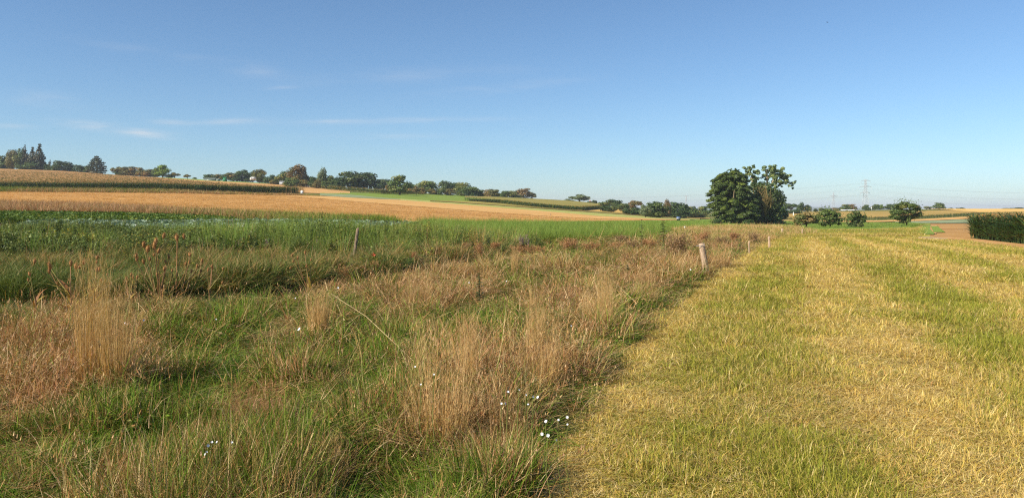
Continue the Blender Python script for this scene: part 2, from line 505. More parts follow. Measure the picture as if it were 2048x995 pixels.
def scatter(name, pts, rot, scl, idx, tint, coll, label=None):
    """one 'stuff' object: meshes of coll instanced at pts"""
    n = len(pts)
    me = bpy.data.meshes.new(name)
    me.vertices.add(n); me.vertices.foreach_set('co', np.asarray(pts, np.float32).ravel())
    for nm, ty, arr in (('rot', 'FLOAT_VECTOR', rot), ('scl', 'FLOAT_VECTOR', scl), ('tint', 'FLOAT_VECTOR', tint)):
        a = me.attributes.new(nm, ty, 'POINT'); a.data.foreach_set('vector', np.asarray(arr, np.float32).ravel())
    a = me.attributes.new('idx', 'INT', 'POINT'); a.data.foreach_set('value', np.asarray(idx, np.int32))
    o = obj(name, me)
    o['kind'] = 'stuff'
    if label: o['label'] = label
    ng = bpy.data.node_groups.new(name, 'GeometryNodeTree')
    ng.interface.new_socket('Geometry', in_out='INPUT', socket_type='NodeSocketGeometry')
    ng.interface.new_socket('Geometry', in_out='OUTPUT', socket_type='NodeSocketGeometry')
    N, L = ng.nodes, ng.links
    gi, go = N.new('NodeGroupInput'), N.new('NodeGroupOutput')
    ci = N.new('GeometryNodeCollectionInfo'); ci.inputs['Collection'].default_value = coll; ci.inputs['Separate Children'].default_value = True; ci.inputs['Reset Children'].default_value = True
    ip = N.new('GeometryNodeInstanceOnPoints')
    def attr(nm, ty):
        q = N.new('GeometryNodeInputNamedAttribute'); q.data_type = ty; q.inputs['Name'].default_value = nm
        return q.outputs['Attribute']
    er = N.new('FunctionNodeEulerToRotation'); L.new(attr('rot', 'FLOAT_VECTOR'), er.inputs[0])
    L.new(gi.outputs[0], ip.inputs['Points']); L.new(ci.outputs[0], ip.inputs['Instance'])
    ip.inputs['Pick Instance'].default_value = True
    L.new(attr('idx', 'INT'), ip.inputs['Instance Index']); L.new(er.outputs[0], ip.inputs['Rotation']); L.new(attr('scl', 'FLOAT_VECTOR'), ip.inputs['Scale'])
    L.new(ip.outputs[0], go.inputs[0])
    o.modifiers.new('scatter', 'NODES').node_group = ng
    return o


def in_poly(u, v, poly):
    r = np.zeros(len(u), bool)
    for i in range(len(poly)):
        (x1, y1), (x2, y2) = poly[i], poly[i - 1]
        c = (y1 > v) != (y2 > v)
        with np.errstate(divide='ignore', invalid='ignore'):
            xi = (x2 - x1) * (v - y1) / (y2 - y1 + 1e-12) + x1
        r ^= c & (u < xi)
    return r


def pix_points(poly, n):
    """n ground points spread evenly over a region of the view given by its outline"""
    us, vs = [p[0] for p in poly], [p[1] for p in poly]
    u = rng.uniform(min(us), max(us), n * 4); v = rng.uniform(min(vs), max(vs), n * 4)
    k = in_poly(u, v, poly); u, v = u[k][:n], v[k][:n]
    x, y, z = place(u, v)
    return u, v, x, y, z


def band(name, us, bottom, top, rows, off, mat, kind='structure', step=10, lift=0.0):
    """a field between two boundary lines given in the view and laid on the land"""
    u = np.arange(us[0], us[1] + step, step, dtype=float)
    vb = np.interp(u, [p[0] for p in bottom], [p[1] for p in bottom]); vt = np.interp(u, [p[0] for p in top], [p[1] for p in top])
    yb, yt = ground_at(u, vb), ground_at(u, vt)
    yt = np.maximum(yt, yb + .02)
    k = np.linspace(0, 1, rows + 1)
    Y = np.exp(np.log(yb)[:, None] * (1 - k) + np.log(yt)[:, None] * k)
    X = ((u - 1024) / FPX)[:, None] * Y
    Z = H(X, Y) + off + lift
    V = np.stack([X, Y, Z], 2).reshape(-1, 3)
    i, j = np.meshgrid(np.arange(len(u) - 1), np.arange(rows), indexing='ij')
    a = i * (rows + 1) + j
    T = np.stack([a, a + rows + 1, a + rows + 2, a + 1], 2).reshape(-1, 4)
    o = obj(name, mesh_np(name, V, T, None, mat, True))
    o['kind'] = kind
    return o
#PART2
# ------------------------------------------------------------------ ground and fields
EDGE = [(985, 1130), (1040, 1060), (1095, 995), (1150, 880), (1215, 790), (1290, 690), (1360, 610), (1430, 550), (1490, 510), (1540, 482), (1556, 474)]
_ex, _ey, _ = place([p[0] for p in EDGE], [p[1] for p in EDGE])


def edge_x(y):
    """right-hand limit of the rough grass (x) at distance y"""
    return np.interp(y, np.concatenate([[0.5], _ey]), np.concatenate([[-.9], _ex])) + (fbm(np.asarray(y) * 1.1, np.zeros_like(y), 3, 2) - .5) * .2


soil = mat_field('soil_and_thatch', rgb((62, 50, 32)), rgb((94, 76, 48)), rgb((58, 60, 32)), fine=3.0, coarse=.2)
thatch = mat_field('mown_thatch', rgb((178, 146, 70)), rgb((218, 186, 104)), rgb((156, 150, 60)), fine=5.0, coarse=.25, bump=.6)
far_grass = mat_field('grassland', rgb((96, 104, 48)), rgb((128, 128, 60)), rgb((140, 120, 66)), fine=.4, coarse=.02)


def build_ground():
    R = np.exp(np.linspace(math.log(5.0), math.log(12000.0), 420)); s = np.concatenate([np.linspace(-14, -1.4, 30)[:-1], np.linspace(-1.4, 1.4, 261), np.linspace(1.4, 14, 30)[1:]])
    Y = R - 45.0
    X = s[:, None] * R[None] * .8
    YY = np.broadcast_to(Y[None], X.shape)
    Z = H(X, YY, False)
    k = np.clip((44 - YY) / 8, 0, 1) * np.clip((YY - 0.0) / 2.0, 0, 1)
    Z = Z - .06 - .08 * np.clip((90 - YY) / 20, 0, 1) - .9 * k * (np.abs(X) < 1.2 * YY + 3) - YY * 1e-4
    V = np.stack([X, YY, Z], 2).reshape(-1, 3)
    n = len(R)
    i, j = np.meshgrid(np.arange(len(s) - 1), np.arange(n - 1), indexing='ij'); a = i * n + j
    T = np.stack([a, a + n, a + n + 1, a + 1], 2).reshape(-1, 4)
    o = obj('ground', mesh_np('ground', V, T, None, far_grass, True)); o['kind'] = 'structure'


build_ground()


def near_sheet(name, sx0, sx1, y0, y1, nx, ny, mat, off):
    Y = np.exp(np.linspace(math.log(y0), math.log(y1), ny))
    a, b = sx0(Y), sx1(Y)
    k = np.linspace(0, 1, nx)
    X = a[None] + (b - a)[None] * k[:, None]
    YY = np.broadcast_to(Y[None], X.shape)
    Z = H(X, YY) + off
    V = np.stack([X, YY, Z], 2).reshape(-1, 3)
    i, j = np.meshgrid(np.arange(nx - 1), np.arange(ny - 1), indexing='ij'); q = i * ny + j
    T = np.stack([q, q + ny, q + ny + 1, q + 1], 2).reshape(-1, 4)
    o = obj(name, mesh_np(name, V, T, None, mat, True)); o['kind'] = 'structure'
    return o


near_sheet('rough_ground', lambda y: -1.3 * y - 3, lambda y: edge_x(y), 1.2, 80, 200, 240, soil, 0.0)
near_sheet('mown_meadow', lambda y: edge_x(y), lambda y: 1.3 * y + 3, 1.2, 80, 160, 200, thatch, 0.0)

ang = math.atan2
stub_o = mat_field('stubble_orange', rgb((184, 134, 72)), rgb((206, 156, 92)), rgb((174, 124, 64)), fine=1.1, coarse=.05, rows=2.4, row_angle=math.radians(78), row_col=rgb((218, 178, 114)), row_amt=.4, fine_stretch=.35)
stub_s = mat_field('stubble_straw', rgb((196, 148, 86)), rgb((216, 172, 106)), rgb((188, 138, 76)), fine=.8, coarse=.04, rows=3.0, row_angle=math.radians(62), row_col=rgb((224, 184, 118)), row_amt=.4, fine_stretch=.3)
tan_dry = mat_field('tan_field', rgb((198, 150, 92)), rgb((214, 170, 108)), rgb((186, 140, 84)), fine=.3, coarse=.02, fine_stretch=.2)
gold = mat_field('golden_stubble', rgb((208, 164, 84)), rgb((230, 190, 108)), rgb((198, 150, 72)), fine=.25, coarse=.03, rows=6.0, row_angle=math.radians(70), row_col=rgb((236, 196, 120)), row_amt=.5, fine_stretch=.2)
pale_green = mat_field('pale_green_field', rgb((158, 160, 84)), rgb((176, 174, 98)), rgb((170, 162, 84)), fine=.3, coarse=.03, fine_stretch=.2)
olive = mat_field('olive_field', rgb((150, 136, 66)), rgb((172, 152, 78)), rgb((138, 128, 60)), fine=.3, coarse=.03, fine_stretch=.2)
green_m = mat_field('green_meadow', rgb((112, 134, 50)), rgb((134, 152, 62)), rgb((124, 140, 54)), fine=.35, coarse=.03)
bright = mat_field('bright_green_field', rgb((112, 142, 42)), rgb((134, 160, 54)), rgb((120, 146, 44)), fine=1.2, coarse=.05, fine_stretch=.4)
strip_g = mat_field('upper_green_strip', rgb((128, 150, 70)), rgb((150, 168, 84)), rgb((160, 170, 88)), fine=.2, coarse=.02)
olive_hill = mat_field('olive_hill_field', rgb((168, 136, 70)), rgb((188, 154, 84)), rgb((152, 132, 66)), fine=.25, coarse=.012, fine_stretch=.3)
mown2 = mat_field('light_mown_field', rgb((166, 158, 62)), rgb((192, 176, 80)), rgb((150, 150, 54)), fine=1.2, coarse=.06, fine_stretch=.5)
bare = mat_field('bare_soil', rgb((166, 126, 74)), rgb((198, 156, 96)), rgb((152, 110, 62)), fine=.8, coarse=.06, fine_stretch=.5, bump=.7)
dirt = mat_field('track_dirt', rgb((186, 140, 88)), rgb((212, 168, 112)), rgb((166, 118, 68)), fine=1.5, coarse=.2)
gravel = mat_field('track_gravel', rgb((176, 150, 112)), rgb((194, 168, 128)), rgb((164, 134, 98)), fine=3, coarse=.3)
cab_far = mat_field('far_cabbage_field', rgb((122, 136, 92)), rgb((164, 170, 138)), rgb((120, 130, 76)), fine=.9, coarse=.08)
canopy = mat_field('maize_tassel_canopy', rgb((160, 120, 72)), rgb((188, 146, 92)), rgb((150, 112, 66)), fine=1.4, coarse=.02, fine_stretch=.4, bump=1.0)
canopy2 = mat_field('green_maize_canopy', rgb((138, 128, 64)), rgb((164, 148, 78)), rgb((120, 120, 58)), fine=1.4, coarse=.03, fine_stretch=.4, bump=1.0)
verge_m = mat_field('verge', rgb((110, 96, 48)), rgb((150, 124, 66)), rgb((92, 100, 44)), fine=1.0, coarse=.1)

# left hillside, far to near
band('tan_field', (-500, 700), [(-500, 352), (0, 352), (215, 355), (400, 372), (560, 384), (640, 387), (690, 387), (700, 387)], [(-500, 330), (0, 330), (560, 360), (600, 370), (700, 383)], 14, .10, tan_dry)
band('green_strip', (200, 640), [(200, 347), (300, 354), (400, 361), (500, 366), (560, 369), (640, 375)], [(200, 340), (300, 346), (400, 351), (500, 358), (560, 364), (640, 374)], 8, .16, strip_g)
band('stubble_field', (-500, 1380), [(-500, 411), (0, 411), (150, 416), (300, 423), (400, 429), (520, 435), (700, 441), (800, 445), (1000, 445), (1150, 443), (1250, 442), (1380, 441)],
     [(-500, 382), (0, 382), (300, 386), (450, 388), (600, 391), (750, 397), (900, 408), (1000, 416), (1100, 424), (1200, 433), (1300, 438), (1380, 440)], 30, .10, stub_o)
band('straw_strip', (540, 1380), [(540, 391), (600, 395), (700, 403), (800, 411), (900, 419), (1000, 427), (1100, 434), (1200, 439), (1380, 441)],
     [(540, 390), (600, 391), (750, 397), (900, 408), (1000, 416), (1100, 424), (1200, 433), (1300, 438), (1380, 440)], 12, .16, stub_s)
band('green_meadow', (640, 1010), [(640, 388), (720, 394), (800, 398), (870, 403), (950, 404), (1010, 403)], [(640, 384), (720, 386), (780, 386), (900, 389), (1010, 394)], 10, .10, green_m)
band('pale_green_field', (700, 1400), [(700, 393), (750, 397), (900, 408), (1000, 416), (1100, 424), (1200, 433), (1300, 438), (1400, 440)], [(700, 393), (800, 398), (900, 404), (1000, 411), (1100, 418.5), (1200, 426), (1300, 433), (1400, 438)], 10, .14, pale_green)
band('olive_field', (860, 1400), [(860, 402), (900, 404), (1000, 411), (1100, 418), (1200, 425), (1300, 432.5), (1400, 438)], [(860, 401.5), (950, 403), (1050, 410), (1130, 417), (1200, 421), (1300, 430), (1400, 436)], 8, .15, olive)
band('field_margin', (860, 1400), [(860, 403.5), (900, 405.3), (1000, 412.2), (1100, 419.5), (1200, 426.5), (1300, 433.6), (1400, 438.5)], [(860, 402), (900, 404), (1000, 411), (1100, 418), (1200, 425), (1300, 432.5), (1400, 438)], 2, .25, verge_m)
band('golden_stubble_field', (1150, 1420), [(1150, 421.5), (1200, 423), (1250, 427), (1300, 431), (1420, 438)], [(1150, 421), (1190, 419), (1230, 416), (1300, 422), (1380, 434), (1420, 437)], 12, .20, gold)
band('hedge_margin', (-500, 640), [(-500, 383), (0, 383), (300, 386.5), (450, 388.5), (600, 391.5), (640, 393)], [(-500, 379), (0, 379), (300, 381), (450, 385), (600, 389), (640, 391)], 4, .18, verge_m)
band('flower_strip', (640, 800), [(640, 392), (700, 396), (760, 399), (800, 400)], [(640, 388), (700, 390), (760, 396), (800, 399)], 4, .2, cab_far)
# middle
band('bright_green_field', (760, 1700), [(760, 450), (900, 468), (1200, 468), (1330, 464), (1460, 458), (1500, 456), (1560, 452), (1700, 451)], [(760, 445), (850, 445), (1000, 446), (1150, 443.5), (1250, 442), (1380, 440.5), (1440, 438), (1500, 438), (1700, 441)], 16, .08, bright)
# right
band('olive_hill_field', (1540, 2700), [(1540, 438), (1700, 437), (1830, 434), (1960, 428), (2048, 430), (2700, 430)], [(1540, 426), (1600, 424), (2700, 414)], 14, .10, olive_hill)
band('golden_hill_field', (1850, 2700), [(1850, 418), (1900, 420), (1960, 425), (2048, 430), (2700, 430)], [(1850, 416), (2700, 414)], 10, .18, gold)
band('straw_band', (1540, 2300), [(1540, 441), (1690, 444.5), (1760, 444), (1840, 442), (1960, 437), (2300, 437)], [(1540, 439.5), (1690, 441.5), (1760, 441), (1840, 438.5), (1960, 432), (2300, 430)], 6, .12, stub_s)
band('far_cabbage_field', (1790, 2300), [(1790, 445), (1850, 447), (1960, 446.5), (2300, 446)], [(1790, 444), (1850, 442.5), (1960, 438), (2300, 437)], 6, .14, cab_far)
band('orchard_meadow', (1540, 1860), [(1540, 461), (1700, 462), (1760, 461), (1800, 459), (1840, 456), (1860, 452)], [(1540, 440.8), (1690, 444.5), (1760, 444.5), (1860, 445)], 14, .06, bright)
band('light_mown_field', (1540, 1860), [(1540, 475), (1600, 475), (1860, 476)], [(1540, 461), (1700, 461.5), (1760, 460.5), (1800, 458.5), (1840, 455), (1860, 451)], 12, .05, mown2)
band('bare_field', (1820, 2300), [(1820, 477), (1870, 479), (1960, 484), (2300, 484)], [(1820, 470), (1835, 455), (1850, 447.5), (1960, 447), (2300, 446)], 14, .04, bare)
band('headland_track', (1800, 2300), [(1800, 476), (1850, 478), (1900, 480.5), (1960, 487), (2048, 499), (2150, 512), (2300, 531)], [(1800, 474.5), (1850, 475), (1900, 475), (1960, 479), (2048, 489), (2150, 500), (2300, 516)], 6, .05, dirt)
band('gravel_patch', (1836, 1888), [(1836, 478), (1860, 480), (1888, 480)], [(1836, 475), (1860, 474), (1888, 477)], 4, .06, gravel)
band('headland_track', (1540, 1830), [(1540, 475.2), (1830, 476.5)], [(1540, 472.8), (1700, 473.5), (1830, 474.3)], 3, .0, verge_m)


def rut(path, width, mat, off=.09):
    """one wheel rut along a line given in the view"""
    pts = []
    for (u0, v0), (u1, v1) in zip(path[:-1], path[1:]):
        for k in np.linspace(0, 1, 8)[:-1]: pts.append((u0 + (u1 - u0) * k, v0 + (v1 - v0) * k))
    x, y, z = place([p[0] for p in pts], [p[1] for p in pts])
    c = np.stack([x, y], 1); t = np.gradient(c, axis=0); t = unit(t); nrm = np.stack([t[:, 1], -t[:, 0]], 1)
    w = width * (.8 + .4 * np.random.default_rng(3).random(len(c)))[:, None] / 2
    V = []
    for side in (c - nrm * w, c + nrm * w): V.append(np.stack([side[:, 0], side[:, 1], H(side[:, 0], side[:, 1]) + off], 1))
    n = len(c); V = np.concatenate(V); a = np.arange(n - 1)
    o = obj('wheel_rut', mesh_np('wheel_rut', V, np.stack([a, a + 1, a + n + 1, a + n], 1), None, mat, True)); o['kind'] = 'structure'


for path, w in (([(1848, 449), (1842, 456), (1834, 463), (1828, 471)], 2.2), ([(1862, 449), (1856, 456), (1856, 462), (1862, 470)], 1.2), ([(1870, 450), (1864, 456), (1868, 462), (1876, 467)], 1.0)): rut(path, w, dirt)
for path, w in (([(1855, 450), (1850, 456), (1850, 465), (1854, 471)], 1.4), ([(1868, 453), (1872, 458), (1880, 467)], 1.1)): rut(path, w, green_m, .11)

# far blue ridge on the horizon
ridge_m = mat_plain('wooded_ridge', rgb((74, 88, 66)), rgb((92, 102, 74)), .01)
mb = MB()
xs = np.linspace(-3500, 6500, 160)
hz = 24 + 16 * (fbm(xs / 700, xs * 0, 9, 4) - .5) - 26 * np.clip((np.abs(xs - 2300) - 200) / 900, 0, 1)
rows = [(5400, -20), (5700, 0.55), (6100, 1.0), (6800, .6), (7600, -.3)]
V = np.concatenate([np.stack([xs, np.full_like(xs, y), (hz * k if k > 0 else np.full_like(xs, -30.0)) - 8], 1) for y, k in rows])
n = len(xs); T = [(i + r * n, i + 1 + r * n, i + 1 + (r + 1) * n, i + (r + 1) * n) for r in range(len(rows) - 1) for i in range(n - 1)]
mb.add(V, T); o = obj('hills', mb.mesh('hills', ridge_m, True)); o['kind'] = 'structure'
#PART3
# ------------------------------------------------------------------ grass, weeds and crops that nobody could count
G_FRESH = [rgb((66, 98, 24)), rgb((96, 128, 34)), rgb((134, 156, 52)), rgb((80, 108, 34)), rgb((112, 130, 44))]
G_DARK = [rgb((58, 76, 30)), rgb((86, 104, 42)), rgb((126, 140, 64)), rgb((74, 90, 42))]
STRAW = [rgb((172, 130, 76)), rgb((204, 162, 104)), rgb((228, 198, 148)), rgb((150, 106, 62)), rgb((190, 144, 88))]
RUST = [rgb((158, 94, 56)), rgb((182, 112, 70)), rgb((140, 82, 50)), rgb((196, 134, 88))]
LAWN_S = [rgb((198, 170, 82)), rgb((216, 188, 106)), rgb((230, 208, 146)), rgb((178, 136, 74)), rgb((204, 176, 78))]
LAWN_G = [rgb((118, 128, 38)), rgb((148, 150, 50)), rgb((174, 168, 62)), rgb((100, 112, 36))]
m_rough = mat_grass('rough_grass_blades', G_FRESH, STRAW, .14, .6, .1)
m_dark = mat_grass('bank_grass_blades', G_DARK, STRAW, .18)
m_lawn = mat_grass('mown_grass_blades', LAWN_G, LAWN_S, .2)
m_straw = mat_grass('dry_stalks', STRAW, STRAW, .2)
m_weed = mat_grass('weed_leaves', [rgb((66, 84, 38)), rgb((92, 110, 52)), rgb((136, 146, 74)), rgb((84, 98, 52)), rgb((112, 122, 58))], [rgb((150, 156, 56)), rgb((172, 166, 60)), rgb((150, 120, 60))], .18, .5, .3)
m_reed = mat_grass('young_cereal_blades', [rgb((102, 132, 50)), rgb((126, 150, 62)), rgb((150, 168, 84)), rgb((114, 138, 60))], STRAW, .35)
m_beet = mat_grass('beet_leaves', [rgb((70, 94, 36)), rgb((90, 114, 46)), rgb((114, 134, 60))], [rgb((150, 148, 58)), rgb((166, 154, 72))], .25, .6, .2)
m_cab = mat_grass('cabbage_leaves', [rgb((94, 116, 90)), rgb((118, 138, 112)), rgb((144, 158, 138))], [rgb((140, 150, 100))], .15, .6, .15)
m_maize = mat_grass('maize_leaves', [rgb((42, 66, 26)), rgb((56, 84, 34)), rgb((84, 112, 48)), rgb((48, 74, 32))], [rgb((190, 164, 78)), rgb((206, 176, 96))], .12, .45, .45)
m_tassel = mat_grass('maize_tassels', [rgb((176, 128, 72)), rgb((200, 152, 92))], [rgb((176, 128, 72)), rgb((200, 152, 92))], .2)


def tuft(name, n, r, h, w, lean, mat, seg=3, bend=1.6, hvar=.35, third=0):
    mb = MB()
    rad = r * np.sqrt(rng.random(n)); a = rng.uniform(0, 2 * math.pi, n)
    base = np.stack([rad * np.cos(a), rad * np.sin(a), np.full(n, -.02)], 1)
    az = a + rng.normal(0, 1.1, n)
    hh = h * np.clip(rng.normal(1, hvar, n), .3, 1.8)
    blades(mb, base, az, hh, w * rng.uniform(.6, 1.3, n), np.abs(rng.normal(lean, lean * .6, n)), bend, seg=seg)
    return mb.mesh(name, mat)


def lying(name, n, r, length, w, mat, z=.05):
    """loose cut or fallen stalks lying at all angles"""
    mb = MB()
    c = np.stack([rng.uniform(-r, r, n), rng.uniform(-r, r, n), rng.uniform(.3, 1.3, n) * z], 1)
    a = rng.uniform(0, 2 * math.pi, n); l = length * rng.uniform(.5, 1.4, n) / 2
    d = np.stack([np.cos(a) * l, np.sin(a) * l, rng.normal(0, .25, n) * l], 1); s = np.stack([-np.sin(a), np.cos(a), np.zeros(n)], 1) * w / 2
    V = np.stack([c - d - s, c - d + s, c + d], 1).reshape(-1, 3)
    mb.add(V, np.arange(3 * n).reshape(-1, 3), np.repeat(np.stack([rng.random(n), rng.random(n), np.zeros(n)], 1), 3, 0))
    return mb.mesh(name, mat)


def stalks(name, n, r, h, mat, lean=.16, head=.16, w=.004, seg=4):
    """flowering grass stems gone dry: thin stems carrying narrow ears, a few bent leaves at the foot"""
    mb = MB()
    rad = r * np.sqrt(rng.random(n)); a = rng.uniform(0, 2 * math.pi, n)
    base = np.stack([rad * np.cos(a), rad * np.sin(a), np.full(n, -.02)], 1)
    az = a + rng.normal(0, .9, n); hh = h * np.clip(rng.normal(1, .22, n), .4, 1.5); le = np.abs(rng.normal(lean, lean * .7, n))
    rnd = rng.random(n)
    blades(mb, base, az, hh, w, le, 1.8, seg=seg, rnd=rnd)
    tip = base + np.stack([np.cos(az), np.sin(az), np.zeros(n)], 1) * (hh * le * .72)[:, None]
    tip[:, 2] += hh * .80
    k = 5
    for q in range(k):
        t = tip.copy(); t[:, 2] += hh * head * q / k; t[:, :2] += np.stack([np.cos(az), np.sin(az)], 1) * (hh * le * .28 * q / k)[:, None]
        blades(mb, t, rng.uniform(0, 2 * math.pi, n), hh * head * .42, w * 1.8, .35, 1.0, seg=1, rnd=rnd)
    return mb.mesh(name, mat)


def fuzz(name, n, r, h, mat):
    """airy brown panicles: very fine hair-like branches in a cloud above the stems"""
    mb = MB()
    rad = r * np.sqrt(rng.random(n)); a = rng.uniform(0, 2 * math.pi, n)
    base = np.stack([rad * np.cos(a), rad * np.sin(a), h * rng.uniform(.25, .75, n)], 1)
    blades(mb, base, rng.uniform(0, 2 * math.pi, n), h * .3 * rng.uniform(.5, 1.4, n), .0035, np.abs(rng.normal(.6, .4, n)), 1.2, seg=2)
    return mb.mesh(name, mat)


def weed(name, h, nleaf, size, mat, spread=.12, stems=3, narrow=1.8, spike=0):
    mb = MB()
    for s in range(stems):
        a = random.uniform(0, 6.28); hs = h * random.uniform(.75, 1.1)
        p0 = np.array((random.uniform(-.06, .06), random.uniform(-.06, .06), -.03)); p1 = p0 + (math.cos(a) * spread * hs, math.sin(a) * spread * hs, hs)
        pts = [p0 + (p1 - p0) * t + np.array((0, 0, 0)) for t in (0, .5, 1)]
        tube(mb, pts, (.008, .006, .003), 3, (.5, .3, 0), False)
        n = nleaf // stems
        t = rng.uniform(.12, 1, n) ** .8
        C = p0 + (p1 - p0) * t[:, None]
        az = rng.uniform(0, 6.28, n); d = np.stack([np.cos(az), np.sin(az), np.zeros(n)], 1)
        sz = size * (1.25 - t * .75) * rng.uniform(.7, 1.3, n)
        C = C + d * (sz * narrow * .6)[:, None]
        leaves(mb, C, d * .5 + np.array((0, 0, .9)) + rng.normal(size=(n, 3)) * .3, sz, narrow, rnd2=rng.random(n), up=np.cross(d, (0, 0, 1)) * 3)
    return mb.mesh(name, mat)


def rosette(name, n, length, width, mat, upright=.9, seg=3):
    mb = MB()
    az = np.arange(n) * 2.4 + rng.normal(0, .2, n)
    base = np.stack([np.cos(az) * .02, np.sin(az) * .02, np.zeros(n)], 1)
    # wide leaves: the blade widens past its middle
    h = length * rng.uniform(.7, 1.15, n); lean = upright * rng.uniform(.5, 1.2, n)
    out = np.stack([np.cos(az), np.sin(az), np.zeros(n)], 1); side = np.stack([-np.sin(az), np.cos(az), np.zeros(n)], 1)
    L = []
    for t, ww in ((0, .12), (.4, .55), (.7, 1.0), (1.0, .3)):
        p = base + out * (h * lean * t)[:, None]; p[:, 2] += h * (t * .9 - .35 * t ** 2 * lean) + rng.normal(0, .01, n)
        L += [p - side * width * ww / 2, p + side * width * ww / 2]
    V = np.stack(L, 1).reshape(-1, 3)
    T = []
    for k in range(3): a = 2 * k; T += [(a, a + 1, a + 3), (a, a + 3, a + 2)]
    T = (np.arange(n)[:, None, None] * 8 + np.array(T)[None]).reshape(-1, 3)
    mb.V.append(V); mb.T.append(T); mb.C.append(np.repeat(np.stack([rng.random(n), rng.random(n), np.zeros(n)], 1), 8, 0)); mb.M.append(np.zeros(len(T), int)); mb.n = len(V)
    return mb


def maize_leaf_stalk(h, nl=10):
    mb = MB()
    tube(mb, [(0, 0, -.05), (0, 0, h * .5), (0.01, 0, h * .92)], (.016, .012, .006), 5, (.4, .3, 0), False)
    return mb


def maize_leaves(h, nl=11):
    mb = MB()
    z = np.linspace(.12, .9, nl) * h
    az = np.arange(nl) * math.pi + rng.normal(0, .5, nl) + rng.uniform(0, 6.28)
    base = np.stack([np.zeros(nl), np.zeros(nl), z], 1)
    L = h * .34 * np.sin(np.linspace(.6, 2.6, nl)) * rng.uniform(.8, 1.15, nl)
    blades(mb, base, az, L * 1.25, .08, rng.uniform(.85, 1.6, nl), 1.3, twist=az + math.pi / 2, seg=4, third=0)
    return mb


def maize_tassel(h):
    mb = MB(); n = 8
    base = np.stack([np.full(n, .01), np.zeros(n), np.full(n, h * .9)], 1)
    blades(mb, base, rng.uniform(0, 6.28, n), h * .13 * rng.uniform(.7, 1.2, n), .014, rng.uniform(.05, .6, n), 1.3, seg=2)
    return mb


def maize_whole(name, h):
    mb = MB()
    for part, mi in ((maize_leaf_stalk(h), 0), (maize_leaves(h), 0), (maize_tassel(h), 1)):
        for V, T, C in zip(part.V, part.T, part.C): mb.V.append(V); mb.C.append(C); mb.M.append(np.full(len(T), mi)); mb.T.append(T + mb.n)
        mb.n += part.n
    return mb.mesh(name, [m_maize, m_tassel])


def rots(n, tilt=.12): return np.stack([rng.normal(0, tilt, n), rng.normal(0, tilt, n), rng.uniform(0, 2 * math.pi, n)], 1)


def fan(n, y0, y1, s0, s1):
    """points spread evenly by bearing and by the logarithm of distance"""
    y = np.exp(rng.uniform(math.log(y0), math.log(y1), n)); a, b = s0(y) / y, s1(y) / y
    x = (a + (b - a) * rng.random(n)) * y
    return x, y


def spots(x, y, lst):
    """soft round patches given by picture point, size in the picture and weight"""
    t = np.zeros_like(x)
    for u, v, r, ry, k in lst:
        px, py, _ = place(u, v); Y = py[0]
        uu = 1024 + FPX * x / y; vv = V0 + FPX * CAMH / y
        t += k * np.exp(-((uu - u) / r) ** 2 - ((vv - v) / ry) ** 2)
    return t


# ---- mown meadow
lawn_coll = unlinked('mown_tuft', [tuft('mown_tuft', 56, .17, .07, .0085, .6, m_lawn, seg=2, hvar=.5) for _ in range(5)] + [lying('clippings', 50, .2, .09, .005, m_lawn, .04) for _ in range(3)])
n = 32000
x, y = fan(n, 3.6, 74, lambda y: edge_x(y) - .03, lambda y: 1.08 * y + 1.5)
sc = (y / 6.0) ** .6
# mowing lanes follow the edge of the rough grass
off = x - edge_x(y)
lane = np.clip(.5 + .8 * np.sin(off * 2 * math.pi / 2.9 + 1.0 + 1.6 * fbm(off * .3, y * .10, 31)), 0, 1)
patch = fbm(x * 1.6, y * 1.1, 21, 3); big = fbm(off * .7, y * .07, 23, 3)
dry = .62 + (patch - .5) * .95 + (big - .5) * .4 + (lane - .5) * .5
dry += spots(x, y, [(1640, 600, 120, 22, -.2), (1400, 690, 60, 25, -.2), (1990, 700, 90, 22, -.2), (1900, 610, 90, 14, -.25), (1700, 760, 90, 40, -.15), (1780, 880, 120, 40, -.2), (1290, 930, 120, 40, -.1), (1980, 850, 80, 50, -.25), (1600, 850, 120, 40, .2), (1850, 800, 90, 30, .2), (1150, 950, 60, 50, .15), (1900, 560, 120, 9, .1), (1600, 520, 60, 20, .15)])
dry = np.clip(dry, .12, .97)
kind = np.where(rng.random(n) < .25 + .25 * (dry > .6), rng.integers(5, 8, n), rng.integers(0, 5, n))
hgt = np.clip(1.15 - dry * .5 + (vnoise(x * 2.3, y * 2.3, 8) - .5) * .9, .5, 1.8)
scl = np.stack([sc, sc, hgt * (y / 6.0) ** .3], 1)
tint = np.stack([dry, rng.uniform(.85, 1.12, n) * (.93 + .14 * lane), .5 + rng.normal(0, .006, n)], 1)
z = H(x, y); pu, pv = 1024 + FPX * x / y, V0 - FPX * (z - CAMH) / y
keep = ~((pu > 1795) & (pv < np.interp(pu, [1795, 1850, 1900, 1960, 2048, 2300], [476, 478, 480.5, 487, 498.5, 530]) - 1.0 + 1.6 * vnoise(x * .8, y * .8, 77)))
scatter('mown_grass', np.stack([x, y, z], 1)[keep], rots(n, .06)[keep], scl[keep], kind[keep], tint[keep], lawn_coll)

